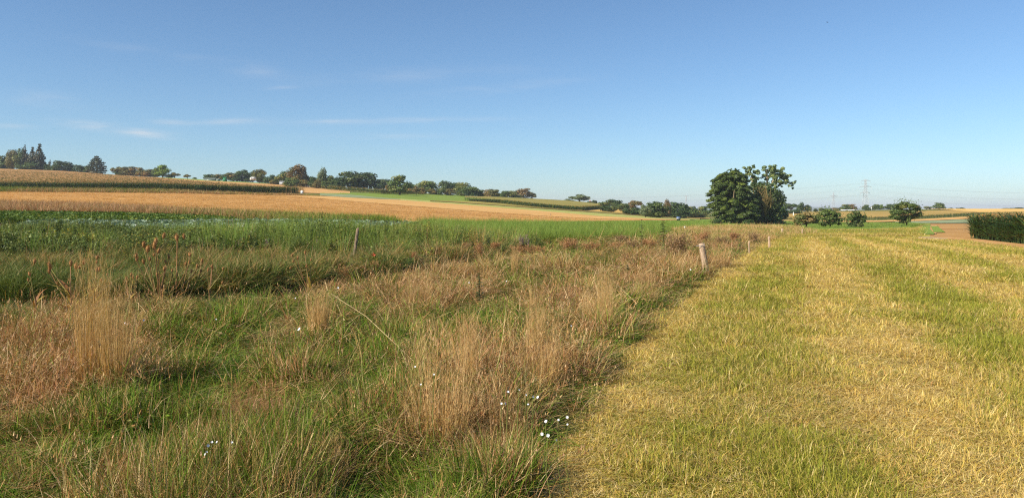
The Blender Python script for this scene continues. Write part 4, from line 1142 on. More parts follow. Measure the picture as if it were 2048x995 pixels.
GH = 'trees and bushes along the crest of the stubble hill'
HILL = [
    ('dome', 4, 308, 342, 34, 'mid', 'broad green tree at the outer end of the hilltop wood'),
    ('tall', 24, 304, 342, 22, 'olive', 'yellowish tree in the hilltop wood beside the spruces'),
    ('tall', 37, 303, 342, 24, 'mid', 'rounded green tree just before the first tall spruce'),
    ('spruce', 50, 293, 342, 20, 'spruce', 'slender dark spruce, thinnest of the three tall spruces'),
    ('spruce', 65, 297, 342, 24, 'spruce', 'dark spruce in the middle of the three tall spruces'),
    ('spruce', 79, 291, 342, 30, 'spruce', 'tallest and widest dark spruce on the hilltop'),
    ('bush', 60, 322, 342, 44, 'dark', 'dark undergrowth bush at the foot of the three spruces'),
    ('bare', 101, 316, 342, 16, 'grey', 'leafless grey tree right after the tall spruces'),
    ('bush', 96, 328, 342, 22, 'dark', 'low dark bush under the leafless tree'),
    ('dome', 125, 320, 343, 38, 'dark', 'squat round dark tree standing clear after the spruces'),
    ('dome', 157, 328, 344, 22, 'dark', 'small round dark tree joined to a lower neighbour'),
    ('bush', 173, 330, 345, 20, 'dark', 'low dark bush leaning on the lone conifer'),
    ('open_conifer', 193, 314, 346, 30, 'spruce', 'lone conifer with open tiers at the end of the first group'),
    ('spread', 233, 333, 350, 18, 'olive', 'small spreading tree with its trunk showing, first of the second group'),
    ('dome', 256, 330, 350, 32, 'olive', 'domed olive tree, biggest of the second hilltop group'),
    ('round', 281, 336, 351, 18, 'olive', 'small olive tree behind the domed olive tree'),
    ('round', 300, 336, 352, 26, 'olive', 'loose olive tree in the middle of the second hilltop group'),
    ('tall', 312, 337, 353, 14, 'mid', 'narrow tree pressed against the bright green round tree'),
    ('round', 325, 331, 354, 28, 'lime', 'bright green round tree of the second hilltop group'),
    ('spread', 350, 345, 356, 18, 'olive', 'small low tree ending the second hilltop group'),
    ('spread', 375, 348, 358, 12, 'olive', 'tiny lone tree on the skyline gap'),
    ('bush', 389, 354, 358, 8, 'mid', 'tiny bush on the skyline past the lone tiny tree'),
    ('dome', 418, 346, 361, 18, 'mid', 'small domed tree behind the pale greenhouse'),
    ('bush', 436, 347, 361, 18, 'olive', 'bush between the greenhouse and the green shed'),
    ('tall', 447, 349, 362, 10, 'mid', 'narrow tree directly behind the green shed'),
    ('round', 466, 343, 362, 26, 'olive', 'olive tree just past the green shed'),
    ('spread', 486, 339, 363, 26, 'dark', 'dark spreading tree next to the white caravan'),
    ('tall', 506, 345, 364, 14, 'mid', 'narrow tree rising behind the white caravan'),
    ('tall', 519, 341, 366, 26, 'olive', 'yellowing pointed tree past the white caravan'),
    ('bush', 541, 349, 368, 24, 'dark', 'dark bush beside the little blue spruce'),
    ('spruce', 548, 351, 368, 8, 'blue', 'little blue spruce in the hilltop gardens'),
    ('dome', 566, 340, 370, 30, 'mid', 'broad domed garden tree past the blue spruce'),
    ('tall', 593, 334, 373, 38, 'brown', 'tall tree with reddish top, highest of the garden trees'),
    ('bush', 583, 353, 374, 30, 'mid', 'green bush at the foot of the reddish tall tree'),
    ('dome', 616, 347, 374, 22, 'dark', 'dark tree next to the reddish tall tree'),
    ('bush', 629, 352, 376, 20, 'dark', 'dark bush above the parked white vans'),
    ('tall', 645, 341, 377, 22, 'grey', 'grey green pointed tree before the big oak'),
    ('round', 661, 352, 378, 20, 'mid', 'small round tree tucked beside the big oak'),
    ('dome', 697, 339, 379, 60, 'dark', 'left half of the twin crowned big dark oak on the crest'),
    ('dome', 728, 342, 380, 54, 'dark', 'second trunk of the twin crowned big dark oak'),
    ('column', 751, 366, 379, 6, 'lime', 'bright green columnar cypress at the big oak'),
    ('round', 768, 355, 379, 24, 'dark', 'dark tree between the cypress and the meadow trees'),
    ('spread', 779, 368, 387, 14, 'brown', 'small reddish tree on the edge of the green meadow'),
    ('round', 799, 352, 390, 38, 'mid', 'round meadow tree standing in front on its own short trunk'),
    ('round', 824, 366, 385, 18, 'dark', 'small dark tree behind the round meadow tree'),
    ('spread', 833, 372, 390, 16, 'brown', 'small browning tree on the green meadow'),
    ('round', 851, 358, 388, 34, 'mid', 'round tree past the browning meadow tree'),
    ('bare', 872, 366, 389, 18, 'grey', 'half bare grey tree in the meadow row'),
    ('tall', 890, 364, 389, 24, 'mid', 'upright tree after the half bare one'),
    ('round', 914, 361, 390, 44, 'mid', 'large round light green tree of the meadow row'),
    ('dome', 943, 370, 394, 38, 'dark', 'dark domed tree ending the meadow row'),
    ('bush', 962, 381, 395, 14, 'brown', 'brown bush after the dark domed tree'),
    ('dome', 985, 375, 397, 30, 'olive', 'loose olive tree above the maize block on the crest'),
    ('bush', 1001, 383, 397, 16, 'mid', 'bush between two trees above the maize block'),
    ('round', 1019, 379, 397, 28, 'mid', 'round tree above the maize block, before the copper one'),
    ('dome', 1047, 375, 398, 32, 'brown', 'copper coloured domed tree above the maize block'),
    ('spread', 1064, 384, 398, 16, 'grey', 'small grey tree at the end of the maize crest'),
    ('spread', 1158, 388, 407, 36, 'grey', 'wide see through tree alone on the falling skyline'),
    ('bush', 1138, 397, 404, 22, 'grey', 'grey bush beside the wide see through tree'),
    ('round', 1179, 401, 410, 9, 'dark', 'small dark tree by the red roofed house'),
    ('dome', 1189, 399, 411, 11, 'dark', 'dark tree just past the red roofed house'),
]
for a in HILL: tree(*a, GH)
used_ = set()
for cu, cv, cb, cw in CREST:
    nb = min((t_ for t_ in HILL if t_[6] not in used_ and t_[0] != 'bush'), key=lambda t_: abs(t_[1] - cu)); used_.add(nb[6])
    tree('bush', cu, cv, cb, cw, random.choice(['dark', 'dark', 'mid', 'olive']), 'low bush under the ' + nb[6].replace('left half of the ', ''), 'undergrowth bushes along the hill crest')
GV = 'trees in the valley wood behind the golden stubble'
VAL = [
    ('dome', 1206, 401, 418, 22, 'mid', 'green tree starting the valley wood'),
    ('dome', 1228, 395, 421, 28, 'dark', 'tallest dark tree near the start of the valley wood'),
    ('bush', 1218, 408, 424, 30, 'dark', 'dark scrub under the start of the valley wood'),
    ('round', 1245, 404, 424, 22, 'dark', 'dark tree behind the small brown tree'),
    ('round', 1252, 408, 424, 12, 'brown', 'small brown tree in the valley wood'),
    ('spread', 1271, 400, 426, 24, 'brown', 'brown spreading tree with a pale trunk'),
    ('round', 1291, 405, 428, 24, 'grey', 'greyish tree past the brown spreading tree'),
    ('bush', 1270, 413, 430, 50, 'dark', 'long dark bush under the brown spreading tree'),
    ('dome', 1311, 396, 432, 46, 'dark', 'broad dark dome in the middle of the valley wood'),
    ('tall', 1334, 401, 434, 18, 'brown', 'brown tree beside the broad dark dome'),
    ('dome', 1356, 402, 436, 42, 'dark', 'second broad dark dome of the valley wood'),
    ('bush', 1310, 420, 436, 50, 'dark', 'dark scrub in front of the first broad dome'),
    ('bush', 1352, 424, 439, 52, 'dark', 'dark scrub in front of the second broad dome'),
    ('dome', 1386, 410, 438, 26, 'mid', 'green tree between the dome and the big riverside trees'),
    ('round', 1406, 413, 438, 26, 'mid', 'green tree half hidden by the big layered tree'),
    ('bush', 1392, 425, 440, 44, 'mid', 'scrub at the end of the valley wood'),
]
for a in VAL: tree(*a, GV, Y=float(ground_at(a[1], 437)[0]) + 25 if a[1] > 1290 else None)
GR = 'trees on the skyline of the olive field'
RIGHT = [
    ('spread', 1583, 406, 432, 22, 'dark', 'dark tree over the house with the pink roof', 430),
    ('bush', 1590, 418, 432, 30, 'dark', 'dark bush beside the house with the pink roof', 420),
    ('tall', 1602, 407, 426, 16, 'dark', 'upright dark tree, second past the pink roof', 440),
    ('tall', 1616, 411, 424, 14, 'dark', 'upright dark tree, third past the pink roof', 440),
    ('round', 1631, 417, 424, 9, 'dark', 'tiny dark tree on the near end of the olive skyline', 450),
    ('round', 1643, 414, 424, 9, 'mid', 'tiny green tree on the olive skyline', 455),
    ('dome', 1672, 414, 424, 14, 'olive', 'olive tree right behind the biggest orchard tree', 460),
    ('dome', 1693, 407, 422, 20, 'mid', 'green half of the tree pair over the white tunnels', 480),
    ('dome', 1704, 407, 422, 18, 'brown', 'brown half of the tree pair over the white tunnels', 480),
    ('dome', 1731, 408, 421, 13, 'mid', 'round tree at the foot of the tall pylon', 480),
    ('bush', 1738, 415, 421, 22, 'mid', 'low bush at the foot of the tall pylon', 478),
    ('dome', 1750, 407, 420, 14, 'mid', 'first of two joined round trees past the tall pylon', 480),
    ('dome', 1760, 408, 420, 14, 'lime', 'second, greener one of two joined round trees past the pylon', 480),
    ('dome', 1781, 407, 420, 26, 'mid', 'flat topped tree between the round pair and the lone orchard tree', 480),
    ('round', 1833, 410, 420, 12, 'olive', 'small tree showing past the lone orchard tree', 480),
    ('round', 1853, 411, 419, 10, 'grey', 'small grey tree on the skyline', 480),
    ('round', 1860, 412, 419, 7, 'grey', 'smallest grey tree on the skyline', 480),
    ('dome', 1878, 404, 420, 19, 'mid', 'round topped green tree alone on the skyline', 480),
    ('bush', 1901, 415, 419, 10, 'dark', 'flat dark bush on the stubble skyline', 520),
    ('bush', 1922, 414.6, 419, 16, 'dark', 'wider flat dark bush on the stubble skyline', 520),
    ('bush', 2012, 415.5, 419, 12, 'dark', 'far dark bush over the maize block', 560),
    ('bush', 2034, 414.5, 419, 30, 'dark', 'long far dark bush over the maize block', 560),
]
for a in RIGHT: tree(*a[:7], GR, a[7])

# the pale trunks that show
# ---- the big clump beside the stream, built in full
YC = 190.0


def clump_tree(name, u, mat, label, build, Yoff=0):
    Y = YC + Yoff; X = (u - 1024) / FPX * Y
    e = empty(name, (X, Y, float(H(X, Y)) - .1), 0, label, 'tree', 'big trees clumped beside the stream')
    pz = lambda v: CAMH + Y * (V0 - v) / FPX - e.location.z
    px = lambda uu: (uu - u) / FPX * Y
    build(e, px, pz)
    return e


def layered(e, px, pz):
    cb, tb = MB(), MB()
    # outline of the crown: row -> (left, right) in the photograph
    prof = [(343, 1446, 1478), (348, 1432, 1490), (358, 1424, 1500), (370, 1418, 1506), (384, 1410, 1512), (396, 1414, 1518), (410, 1414, 1522), (425, 1422, 1520), (438, 1428, 1516), (447, 1436, 1505)]
    rows_ = np.array(prof, float)
    ends = []
    for v in np.arange(344, 449, 4.2):
        l, r = np.interp(v, rows_[:, 0], rows_[:, 1]), np.interp(v, rows_[:, 0], rows_[:, 2])
        c, w = (px(l) + px(r)) / 2, (px(r) - px(l)) / 2
        k = max(6, int(w * 1.9))
        for i in range(k):
            a = 6.283 * i / k + rng.uniform(0, 6.28); q = rng.uniform(.55, .84)
            if rng.random() < .15: q = rng.uniform(.1, .5)
            s = w * rng.uniform(.16, .27) + .35
            p = (c + math.cos(a) * w * q, math.sin(a) * w * q * .85, pz(v) - .2 * q + rng.normal(0, .15))
            sh = random.random()
            # a spray: an arm of small flat plates that hangs at its tip
            for j in range(4):
                t = j / 3.0
                cb_ = (p[0] + math.cos(a) * s * (t - .4), p[1] + math.sin(a) * s * (t - .4), p[2] - .34 * t ** 2 * s)
                blob_leaves(cb, [(*cb_, s * .46, s * .46, .20 + .08 * random.random(), sh)], int(52 * s) + 14, .25, 1.6, .7, .3, .35)
            ends.append(p)
    core = [(px(1467), 0, pz(v), .55 * (px(r) - px(l)) / 2, .5 * (px(r) - px(l)) / 2, 1.2, .3) for v, l, r in prof[1:-1]]
    blob_leaves(cb, core, 2600, .5)
    tube(tb, [(0, 0, -.2), (.05, -.3, 2.0), (-.15, -.4, 4.0), (-.9, -.9, 7.2)], (.42, .33, .27, .12), 8)
    tube(tb, [(.05, -.3, 2.4), (.35, -1.2, 4.5), (.2, -1.6, 6.5)], (.2, .14, .06), 6)
    tube(tb, [(-.15, -.4, 4.0), (-.9, -3.4, 6.4), (-1.0, -4.2, 8.0)], (.2, .17, .08), 6)
    for p in ends[::5]: tube(tb, [(0, 0, max(1.5, p[2] * .6)), np.array(p) * (.5, .5, .95), p], (.16, .1, .03), 5, (.5, .5, .5), False)
    obj('crown', cb.mesh('crown', m_leaf['layer']), e); obj('trunk', tb.mesh('trunk', bark_pale), e)


def poplar_builder(paths, blobs, nl=2600, leaf=.27):
    def build(e, px, pz):
        cb, tb = MB(), MB()
        for path, r0 in paths: tube(tb, [(px(a), y, pz(v)) for a, v, y in path], np.linspace(r0, r0 * .3, len(path)), 7)
        B = []
        for a, v, ru, rv in blobs:
            for _ in range(9):
                q = rng.uniform(.22, .46); B.append((px(a) + rng.normal(0, .62) * ru * .12, rng.normal(0, .7) * ru * .12, pz(v) + rng.normal(0, .7) * rv * .12, ru / FPX * YC * q, ru / FPX * YC * q, rv / FPX * YC * q, random.random()))
        blob_leaves(cb, B, nl, leaf, 1.3, .2, .3, .2)
        obj('crown', cb.mesh('crown', m_leaf['poplar']), e); obj('trunk', tb.mesh('trunk', bark_pale), e)
    return build


def broad_builder(prof, c0, mat, dead=False, n=9500):
    def build(e, px, pz):
        cb, tb = MB(), MB(); rows_ = np.array(prof, float); B = []
        for v in np.arange(prof[0][0] + 2, prof[-1][0], 5.5):
            l, r = np.interp(v, rows_[:, 0], rows_[:, 1]), np.interp(v, rows_[:, 0], rows_[:, 2])
            c, w = (px(l) + px(r)) / 2, (px(r) - px(l)) / 2
            for i in range(7):
                a = rng.uniform(0, 6.28); q = rng.uniform(.5, .82)
                s = .26 * w + .35
                B.append((c + math.cos(a) * w * q, math.sin(a) * w * q, pz(v), s, s, s * .62, random.random()))
            B.append((c, 0, pz(v), w * .55, w * .5, .9, .3))
        blob_leaves(cb, B, n, .33, 1.5, .5, .3, .3)
        tube(tb, [(0, 0, -.2), (.1, 0, 2.5), (0, 0, pz(prof[0][0]) * .8)], (.4, .3, .1), 7)
        for b in B[::8]: tube(tb, [(0, 0, b[2] * .6), b[:3]], (.14, .03), 5, (.5, .5, .5), False)
        obj('crown', cb.mesh('crown', m_leaf[mat]), e); obj('trunk', tb.mesh('trunk', bark), e)
        if dead:
            db = MB()
            root = np.array((px(1523), -2.5, pz(432)))
            for k in range(26):
                t = np.array((px(rng.uniform(1500, 1530)), rng.uniform(-5.2, -3.8), pz(rng.uniform(368, 402))))
                m = root * .45 + t * .55 + (px(1523) * 0 + .3, -1.6, 0)
                tube(db, [root, m, t], (.12, .07, .025), 4, (.5, .5, .5), False)
                for j in range(3): tube(db, [m, m + rng.normal(0, .5, 3) + (0, -.3, .9)], (.035, .012), 3, (.5, .5, .5), False)
            obj('dead_branches', db.mesh('dead_branches', bark_dead), e)
            lb = MB(); blob_leaves(lb, [(px(1508), -4.4, pz(380), 1.2, .8, 1.1, .2), (px(1522), -4.4, pz(392), 1.0, .7, 1.5, .2)], 60, .2)
            obj('withered_leaves', lb.mesh('withered_leaves', m_leaf['brown']), e)
    return build


clump_tree('layered_tree', 1467, 'layer', 'huge dark green tree with layered drooping boughs and a pale split trunk', layered)
clump_tree('poplar_tree', 1503, 'poplar', 'ragged poplar top rising just over the layered tree',
           poplar_builder([([(1510, 450, 0), (1508, 390, 0), (1503, 350, 0), (1499, 336, 0)], .34), ([(1507, 376, 0), (1513, 362, 0)], .14), ([(1506, 362, 0), (1494, 346, 0)], .12)],
                          [(1502, 336, 10, 6), (1494, 345, 9, 7), (1507, 350, 11, 9), (1512, 360, 8, 12), (1504, 366, 9, 8)], 2600), 8)
clump_tree('poplar_tree', 1537, 'poplar', 'leaning poplar with bare pale trunk and a long side bough',
           poplar_builder([([(1540, 450, 0), (1537, 400, 0), (1535, 372, 0), (1534, 352, 0), (1533, 338, 0)], .42), ([(1541, 395, 0), (1551, 378, .4), (1566, 366, .6), (1582, 362, .6)], .26), ([(1536, 380, 0), (1546, 360, -.4), (1553, 346, -.4)], .2)],
                          [(1530, 336, 12, 6), (1542, 338, 13, 8), (1553, 343, 12, 8), (1540, 350, 10, 8), (1548, 354, 12, 8), (1562, 352, 11, 7), (1572, 353, 10, 7), (1578, 362, 9, 7), (1584, 370, 5, 6), (1558, 365, 12, 6), (1546, 368, 8, 8), (1527, 352, 5, 5), (1568, 366, 8, 5)], 6200), 10)
clump_tree('broad_tree', 1528, 'dark', 'dark broad tree with a fan of dead brown branches',
           broad_builder([(367, 1510, 1542), (377, 1500, 1556), (392, 1496, 1564), (410, 1496, 1569), (430, 1500, 1570), (449, 1504, 1564)], 1528, 'dark', True), 4)
clump_tree('broad_tree', 1556, 'olive', 'dull olive tree closing the stream clump behind the dark broad tree',
           broad_builder([(382, 1548, 1564), (396, 1544, 1570), (412, 1544, 1576), (430, 1546, 1576), (447, 1548, 1570)], 1556, 'grey', False, 2600), 12)
for u, vt, vb, w, lb in ((1432, 434, 449, 22, 'low bush under the outer boughs of the layered tree'), (1500, 436, 452, 26, 'dark bush in the gap between the two biggest clump trees'), (1478, 446, 456, 16, 'low bright bush at the layered tree trunk'), (1436, 448, 457, 20, 'small grassy bush in front of the layered tree')):
    tree('bush', u, vt, vb, w, 'dark' if vb < 455 else 'mid', lb, 'bushes under the stream trees')


# ---- orchard trees
def orchard(u, vtop, vbase, wpx, mat, label, blobs, nl=3400, bushfoot=False):
    Y = float(ground_at(u, vbase)[0]); X = (u - 1024) / FPX * Y
    e = empty('fruit_tree', (X, Y, float(H(X, Y))), 0, label, 'tree', 'fruit trees on the green meadow')
    k = Y / FPX
    cb, tb = MB(), MB(); B = []
    for a, v, r in blobs:
        for dy in (-.55, 0, .55):
            s = r * k * rng.uniform(.5, .82)
            B.append(((a - u) * k, dy * r * k * 1.6 + rng.normal(0, .3), (vbase - v) * k + .12 * r * k, s, s, s * .62, random.random()))
    blob_leaves(cb, B, nl, .2, 1.7, .3, .3, .25)
    for b in B[::2]:
        q = rng.normal(0, .5, (14, 3)) * (1, 1, .8) + np.array(b[:3]) + (0, 0, b[3] * .9); leaves(cb, q, rng.normal(size=(14, 3)), .17, 1.8, rnd2=np.full(14, b[6]))
    tw = MB()
    h0 = (vbase - max(b[1] for b in blobs)) * k
    limbs(tb, (.1, 0, max(1.0, h0 * .9 + .4)), [b[:3] for b in B[::2]], .16, wob=.2)
    obj('crown', cb.mesh('crown', m_leaf[mat]), e); obj('trunk', tb.mesh('trunk', bark), e)
    if bushfoot:
        fb = MB(); blob_leaves(fb, [(-.6, -.3, .5, .8, .6, .5), (.5, -.3, .55, .8, .6, .5)], 700, .18); obj('suckers', fb.mesh('suckers', m_leaf['mid']), e)


orchard(1611, 425, 456.5, 46, 'russet', 'reddish brown fruit tree nearest the stream clump', [(1600, 434, 9), (1612, 430, 10), (1624, 435, 9), (1592, 442, 7), (1604, 441, 10), (1618, 441, 10), (1630, 443, 8), (1591, 448, 5), (1598, 449, 5), (1612, 446, 7)])
orchard(1659, 416, 456, 54, 'apple', 'fruit tree with boughs down to the grass, in the middle of the three', [(1656, 421, 7), (1648, 428, 9), (1662, 427, 10), (1674, 430, 8), (1641, 437, 8), (1654, 437, 11), (1668, 437, 11), (1680, 441, 7), (1640, 445, 6), (1648, 449, 7), (1660, 446, 8), (1678, 448, 5), (1670, 444, 6), (1636, 432, 4)])
orchard(1711, 421, 456, 42, 'apple', 'fruit tree with root suckers round its foot', [(1711, 425, 6), (1704, 432, 8), (1716, 431, 7), (1698, 439, 8), (1711, 438, 10), (1724, 436, 7), (1729, 433, 4), (1695, 446, 5), (1720, 444, 7), (1708, 445, 8), (1728, 442, 4)], 2600, True)
orchard(1812, 402, 453, 66, 'apple', 'large lone fruit tree by the dirt track', [(1810, 408, 9), (1800, 415, 11), (1818, 413, 11), (1791, 425, 11), (1806, 425, 13), (1822, 424, 12), (1834, 419, 8), (1836, 430, 9), (1843, 426, 5), (1788, 434, 8), (1800, 437, 10), (1814, 436, 11), (1828, 435, 9), (1804, 444, 7), (1812, 442, 7), (1833, 412, 4), (1795, 410, 5)], 5600)

# ---- bushes on the margins
for u, vt, vb, w, mt, lb in ((490, 427, 437, 28, 'mid', 'rounded bush on the stubble margin next to the beet field'), (619, 430, 443, 28, 'dark', 'darkest bush alone on the stubble margin'), (560, 434, 442, 60, 'mid', 'long low bush on the stubble margin'),
                             (690, 433, 445, 36, 'mid', 'bush past the tilted old post on the stubble margin'), (742, 436, 445, 30, 'mid', 'small bush, last but one on the stubble margin'), (775, 438, 446, 14, 'dark', 'smallest bush ending the stubble margin'), (432, 430, 440, 24, 'mid', 'loose bush where the beet rows end'), (40, 407, 413, 22, 'mid', 'tiny green bush on the stubble lower edge')):
    tree('bush', u, vt, vb, w, mt, lb, 'bushes on the stubble margin')
#PART5
# ------------------------------------------------------------------ maize block by the track: the plants of its front, one by one
stalk_me = [maize_leaf_stalk(2.1).mesh('stalk', m_maize) for _ in range(3)]
leaf_me = [maize_leaves(2.1, 12).mesh('leaves', m_maize) for _ in range(6)]
tas_me = [maize_tassel(2.1).mesh('tassel', m_tassel) for _ in range(3)]
m_maize_o = mat_leaf('maize_plant', rgb((44, 68, 28)), rgb((82, 108, 46)), rgb((150, 150, 66)), 1.6, .14, .45, .45, .15)
m_maize_y = mat_leaf('maize_plant_yellow', rgb((160, 150, 70)), rgb((206, 186, 104)), None, 2.0, .25, .4, .45, .1)
m_tassel_o = mat_leaf('maize_plant_tassel', rgb((170, 124, 72)), rgb((204, 160, 100)), None, 2.0, .25)
q = maize_rows([(1946, 477.5), (1968, 480), (2000, 483.5), (2030, 487), (2052, 489.5)], 3, .2, .55, 0)
LINE = (q[q[:, 2] == 0][0], q[q[:, 2] == 0][-1])
for i, (x, y, r) in enumerate(q):
    first = i == 0
    e = empty('maize_plant', (x + r * .25, y, float(H(x, y))), random.uniform(0, 6.28),
              'yellowed maize plant at the corner of the dark maize block' if first else 'dark green maize plant in the %s of the maize block' % ('outermost row' if r == 0 else 'second row' if r == 1 else 'third row'), 'maize plant', 'maize plants in the front rows of the block')
    e.scale = (1.05, 1.05, random.uniform(.74, 1.02)); e.rotation_euler.x = random.gauss(0, .08); e.rotation_euler.y = random.gauss(0, .08)
    for nm, pool, mt in (('stalk', stalk_me, m_maize_y if first else m_maize_o), ('leaves', leaf_me, m_maize_y if first else m_maize_o), ('tassel', tas_me, m_tassel_o)):
        c = obj(nm, random.choice(pool), e); c.material_slots[0].link = 'OBJECT'; c.material_slots[0].material = mt
# the rest of the block behind and beside
a = np.array(LINE[0][:2]); b = np.array(LINE[1][:2]); t = b - a
n = 2300
k = rng.random(n) * 2.2; dpt = 1.4 + 26 * rng.random(n) ** 1.5
x = a[0] + t[0] * k + dpt * .55 + 0; y = a[1] + t[1] * k + dpt * .84
keep = (y > 20) & (x > a[0] + (y - a[1]) * .62)
kk = 1.0 + 1.3 * rng.random(260); dd = rng.random(260) * 1.5
x = np.concatenate([x[keep], a[0] + t[0] * kk + dd * .5]); y = np.concatenate([y[keep], a[1] + t[1] * kk + dd * .8])
maize_field('maize_field', x, y, 9, .03, .84, (.85, 1.1))

# ------------------------------------------------------------------ dry grass tussocks, one by one
m_tuss = mat_leaf('tussock_straw', rgb((180, 144, 88)), rgb((224, 194, 140)), rgb((190, 150, 96)), .6, .25, .25, .6, .08)
m_tuss_r = mat_leaf('tussock_rust', rgb((156, 110, 74)), rgb((194, 148, 104)), rgb((142, 98, 66)), .6, .25, .2, .7, .1)


def tussock_mesh(n, r, h, lean, mat, fuzzy=0):
    mb = MB()
    rad = r * np.sqrt(rng.random(n)); a = rng.uniform(0, 6.283, n)
    base = np.stack([rad * np.cos(a), rad * np.sin(a), np.full(n, -.03)], 1)
    hh = h * np.clip(rng.normal(.8, .25, n), .25, 1.25)
    blades(mb, base, a + rng.normal(0, .8, n), hh, (.0075 if not fuzzy else .0055) * rng.uniform(.6, 1.3, n), np.abs(rng.normal(lean, lean * .8, n)), 1.8, seg=4, third=0)
    m2 = MB(); k = n // 3
    rad = r * np.sqrt(rng.random(k)) * 1.2; a = rng.uniform(0, 6.283, k)
    p = np.stack([rad * np.cos(a), rad * np.sin(a), h * rng.uniform(.55, 1.08, k)], 1)
    for j in range(7):
        blades(m2, p + np.stack([rng.normal(0, .008, k), rng.normal(0, .008, k), j * h * .016 * np.ones(k)], 1), rng.uniform(0, 6.28, k), h * .06, .0045, .5, 1.0, seg=1)
    if fuzzy: 
        q = rng.normal(0, 1, (n * 2, 3)) * (r * .75, r * .75, h * .2) + (0, 0, h * .55)
        blades(m2, q, rng.uniform(0, 6.28, n * 2), h * .12 * rng.uniform(.4, 1.5, n * 2), .0035, np.abs(rng.normal(.9, .5, n * 2)), 1.1, seg=2)
    return mb.mesh('stems', mat), m2.mesh('seed_heads', mat)


TUS = {'tall': [tussock_mesh(420, .26, 1.0, .16, m_tuss) for _ in range(2)], 'wide': [tussock_mesh(480, .34, .8, .55, m_tuss) for _ in range(2)], 'mat': [tussock_mesh(560, .42, .6, 1.1, m_tuss_r, 1) for _ in range(2)]}
for kind, u, vb, vt, wpx, mt, lb in (
        ('tall', 185, 795, 548, 80, m_tuss, 'tallest golden tussock of straight dry stems, below the big teasel'),
        ('tall', 235, 800, 592, 90, m_tuss, 'golden tussock leaning against the tallest one'),
        ('wide', 880, 905, 668, 170, m_tuss, 'big pale brown tussock where the long fallen stalk ends'),
        ('tall', 940, 800, 650, 50, m_tuss, 'thin upright tuft of dry stems just behind the big pale tussock'),
        ('wide', 1085, 785, 640, 100, m_tuss, 'brown tussock above the white campions, close to the mown edge'),
        ('tall', 1072, 730, 590, 50, m_tuss, 'thin upright dry stems rising behind the brown tussock'),
        ('wide', 1195, 668, 560, 90, m_tuss, 'rounded tussock midway along the mown edge'),
        ('tall', 1210, 645, 545, 40, m_tuss, 'upright stems behind the rounded mid edge tussock'),
        ('tall', 637, 684, 585, 60, m_tuss, 'golden tussock just right of the white butterfly'),
        ('mat', 505, 865, 782, 150, m_tuss_r, 'flattened reddish brown tussock under the white bladder flowers'),
        ('wide', 840, 625, 545, 80, m_tuss, 'tan tussock in the middle of the rough meadow'),
        ('mat', 60, 735, 655, 150, m_tuss_r, 'flattened reddish tussock at the outer ditch edge'),
        ('wide', 300, 690, 640, 110, m_tuss, 'low tan tussock between the golden tussocks and the teasel'),
        ('wide', 1010, 895, 815, 110, m_tuss, 'tan tussock under the campions at the mown edge'),
        ('wide', 650, 980, 880, 110, m_tuss, 'tan tussock at the very front of the rough meadow'),
        ('wide', 1370, 560, 505, 50, m_tuss, 'pale dry tussock beside the thick leaning post'),
        ('wide', 1440, 535, 488, 46, m_tuss, 'pale dry tussock behind the thick leaning post'),
        ('tall', 1030, 560, 500, 20, m_tuss, 'single slim column of dry stems in the middle distance'),
        ('wide', 1290, 600, 545, 60, m_tuss, 'straw coloured tussock one pace inside the mown edge')):
    Y = 2523 / (vb - V0); X = (u - 1024) / FPX * Y; z = float(H(X, Y))
    e = empty('dry_grass_tussock', (X, Y, z), random.uniform(0, 6.28), lb, 'grass tussock', 'dry grass tussocks in the rough meadow')
    h = (vb - vt) / FPX * Y; w = wpx / FPX * Y
    k0 = {'tall': (.8, 1.0), 'wide': (1.1, .85), 'mat': (1.3, .6)}[kind]
    e.scale = (w / k0[0], w / k0[0], h / k0[1])
    sm, hm = random.choice(TUS[kind])
    for nm, me in (('stems', sm), ('seed_heads', hm)):
        c = obj(nm, me, e); c.material_slots[0].link = 'OBJECT'; c.material_slots[0].material = mt

# rusty dock and fuzzy brown grass clumps along the far edge of the rough meadow
m_dock = mat_leaf('dock_seed', rgb((168, 120, 80)), rgb((208, 160, 114)), rgb((150, 108, 74)), .6, .2, .2, .7, .12)
m_plum = mat_leaf('dead_umbel', rgb((146, 114, 84)), rgb((186, 152, 114)), rgb((128, 108, 72)), .6, .2, .2, .7, .1)


def dock_mesh(mat):
    mb = MB()
    for k in range(26):
        a, l = random.uniform(0, 6.28), random.uniform(.15, .55)
        b = np.array((random.uniform(-.2, .2), random.uniform(-.2, .2), 0)); tip = b + (math.cos(a) * l * .5, math.sin(a) * l * .5, random.uniform(.65, 1.0))
        tube(mb, [b, (b + tip) / 2 + (0, 0, .05), tip], (.008, .006, .003), 3, (.4, .3, 0), False)
        n = 70; t = rng.uniform(.35, 1.05, n)
        C = b + (tip - b) * t[:, None] + rng.normal(0, .045, (n, 3))
        leaves(mb, C, rng.normal(size=(n, 3)), .028 * rng.uniform(.6, 1.4, n), 1.4, rnd2=rng.random(n))
    return mb.mesh('seed_spikes', mat)


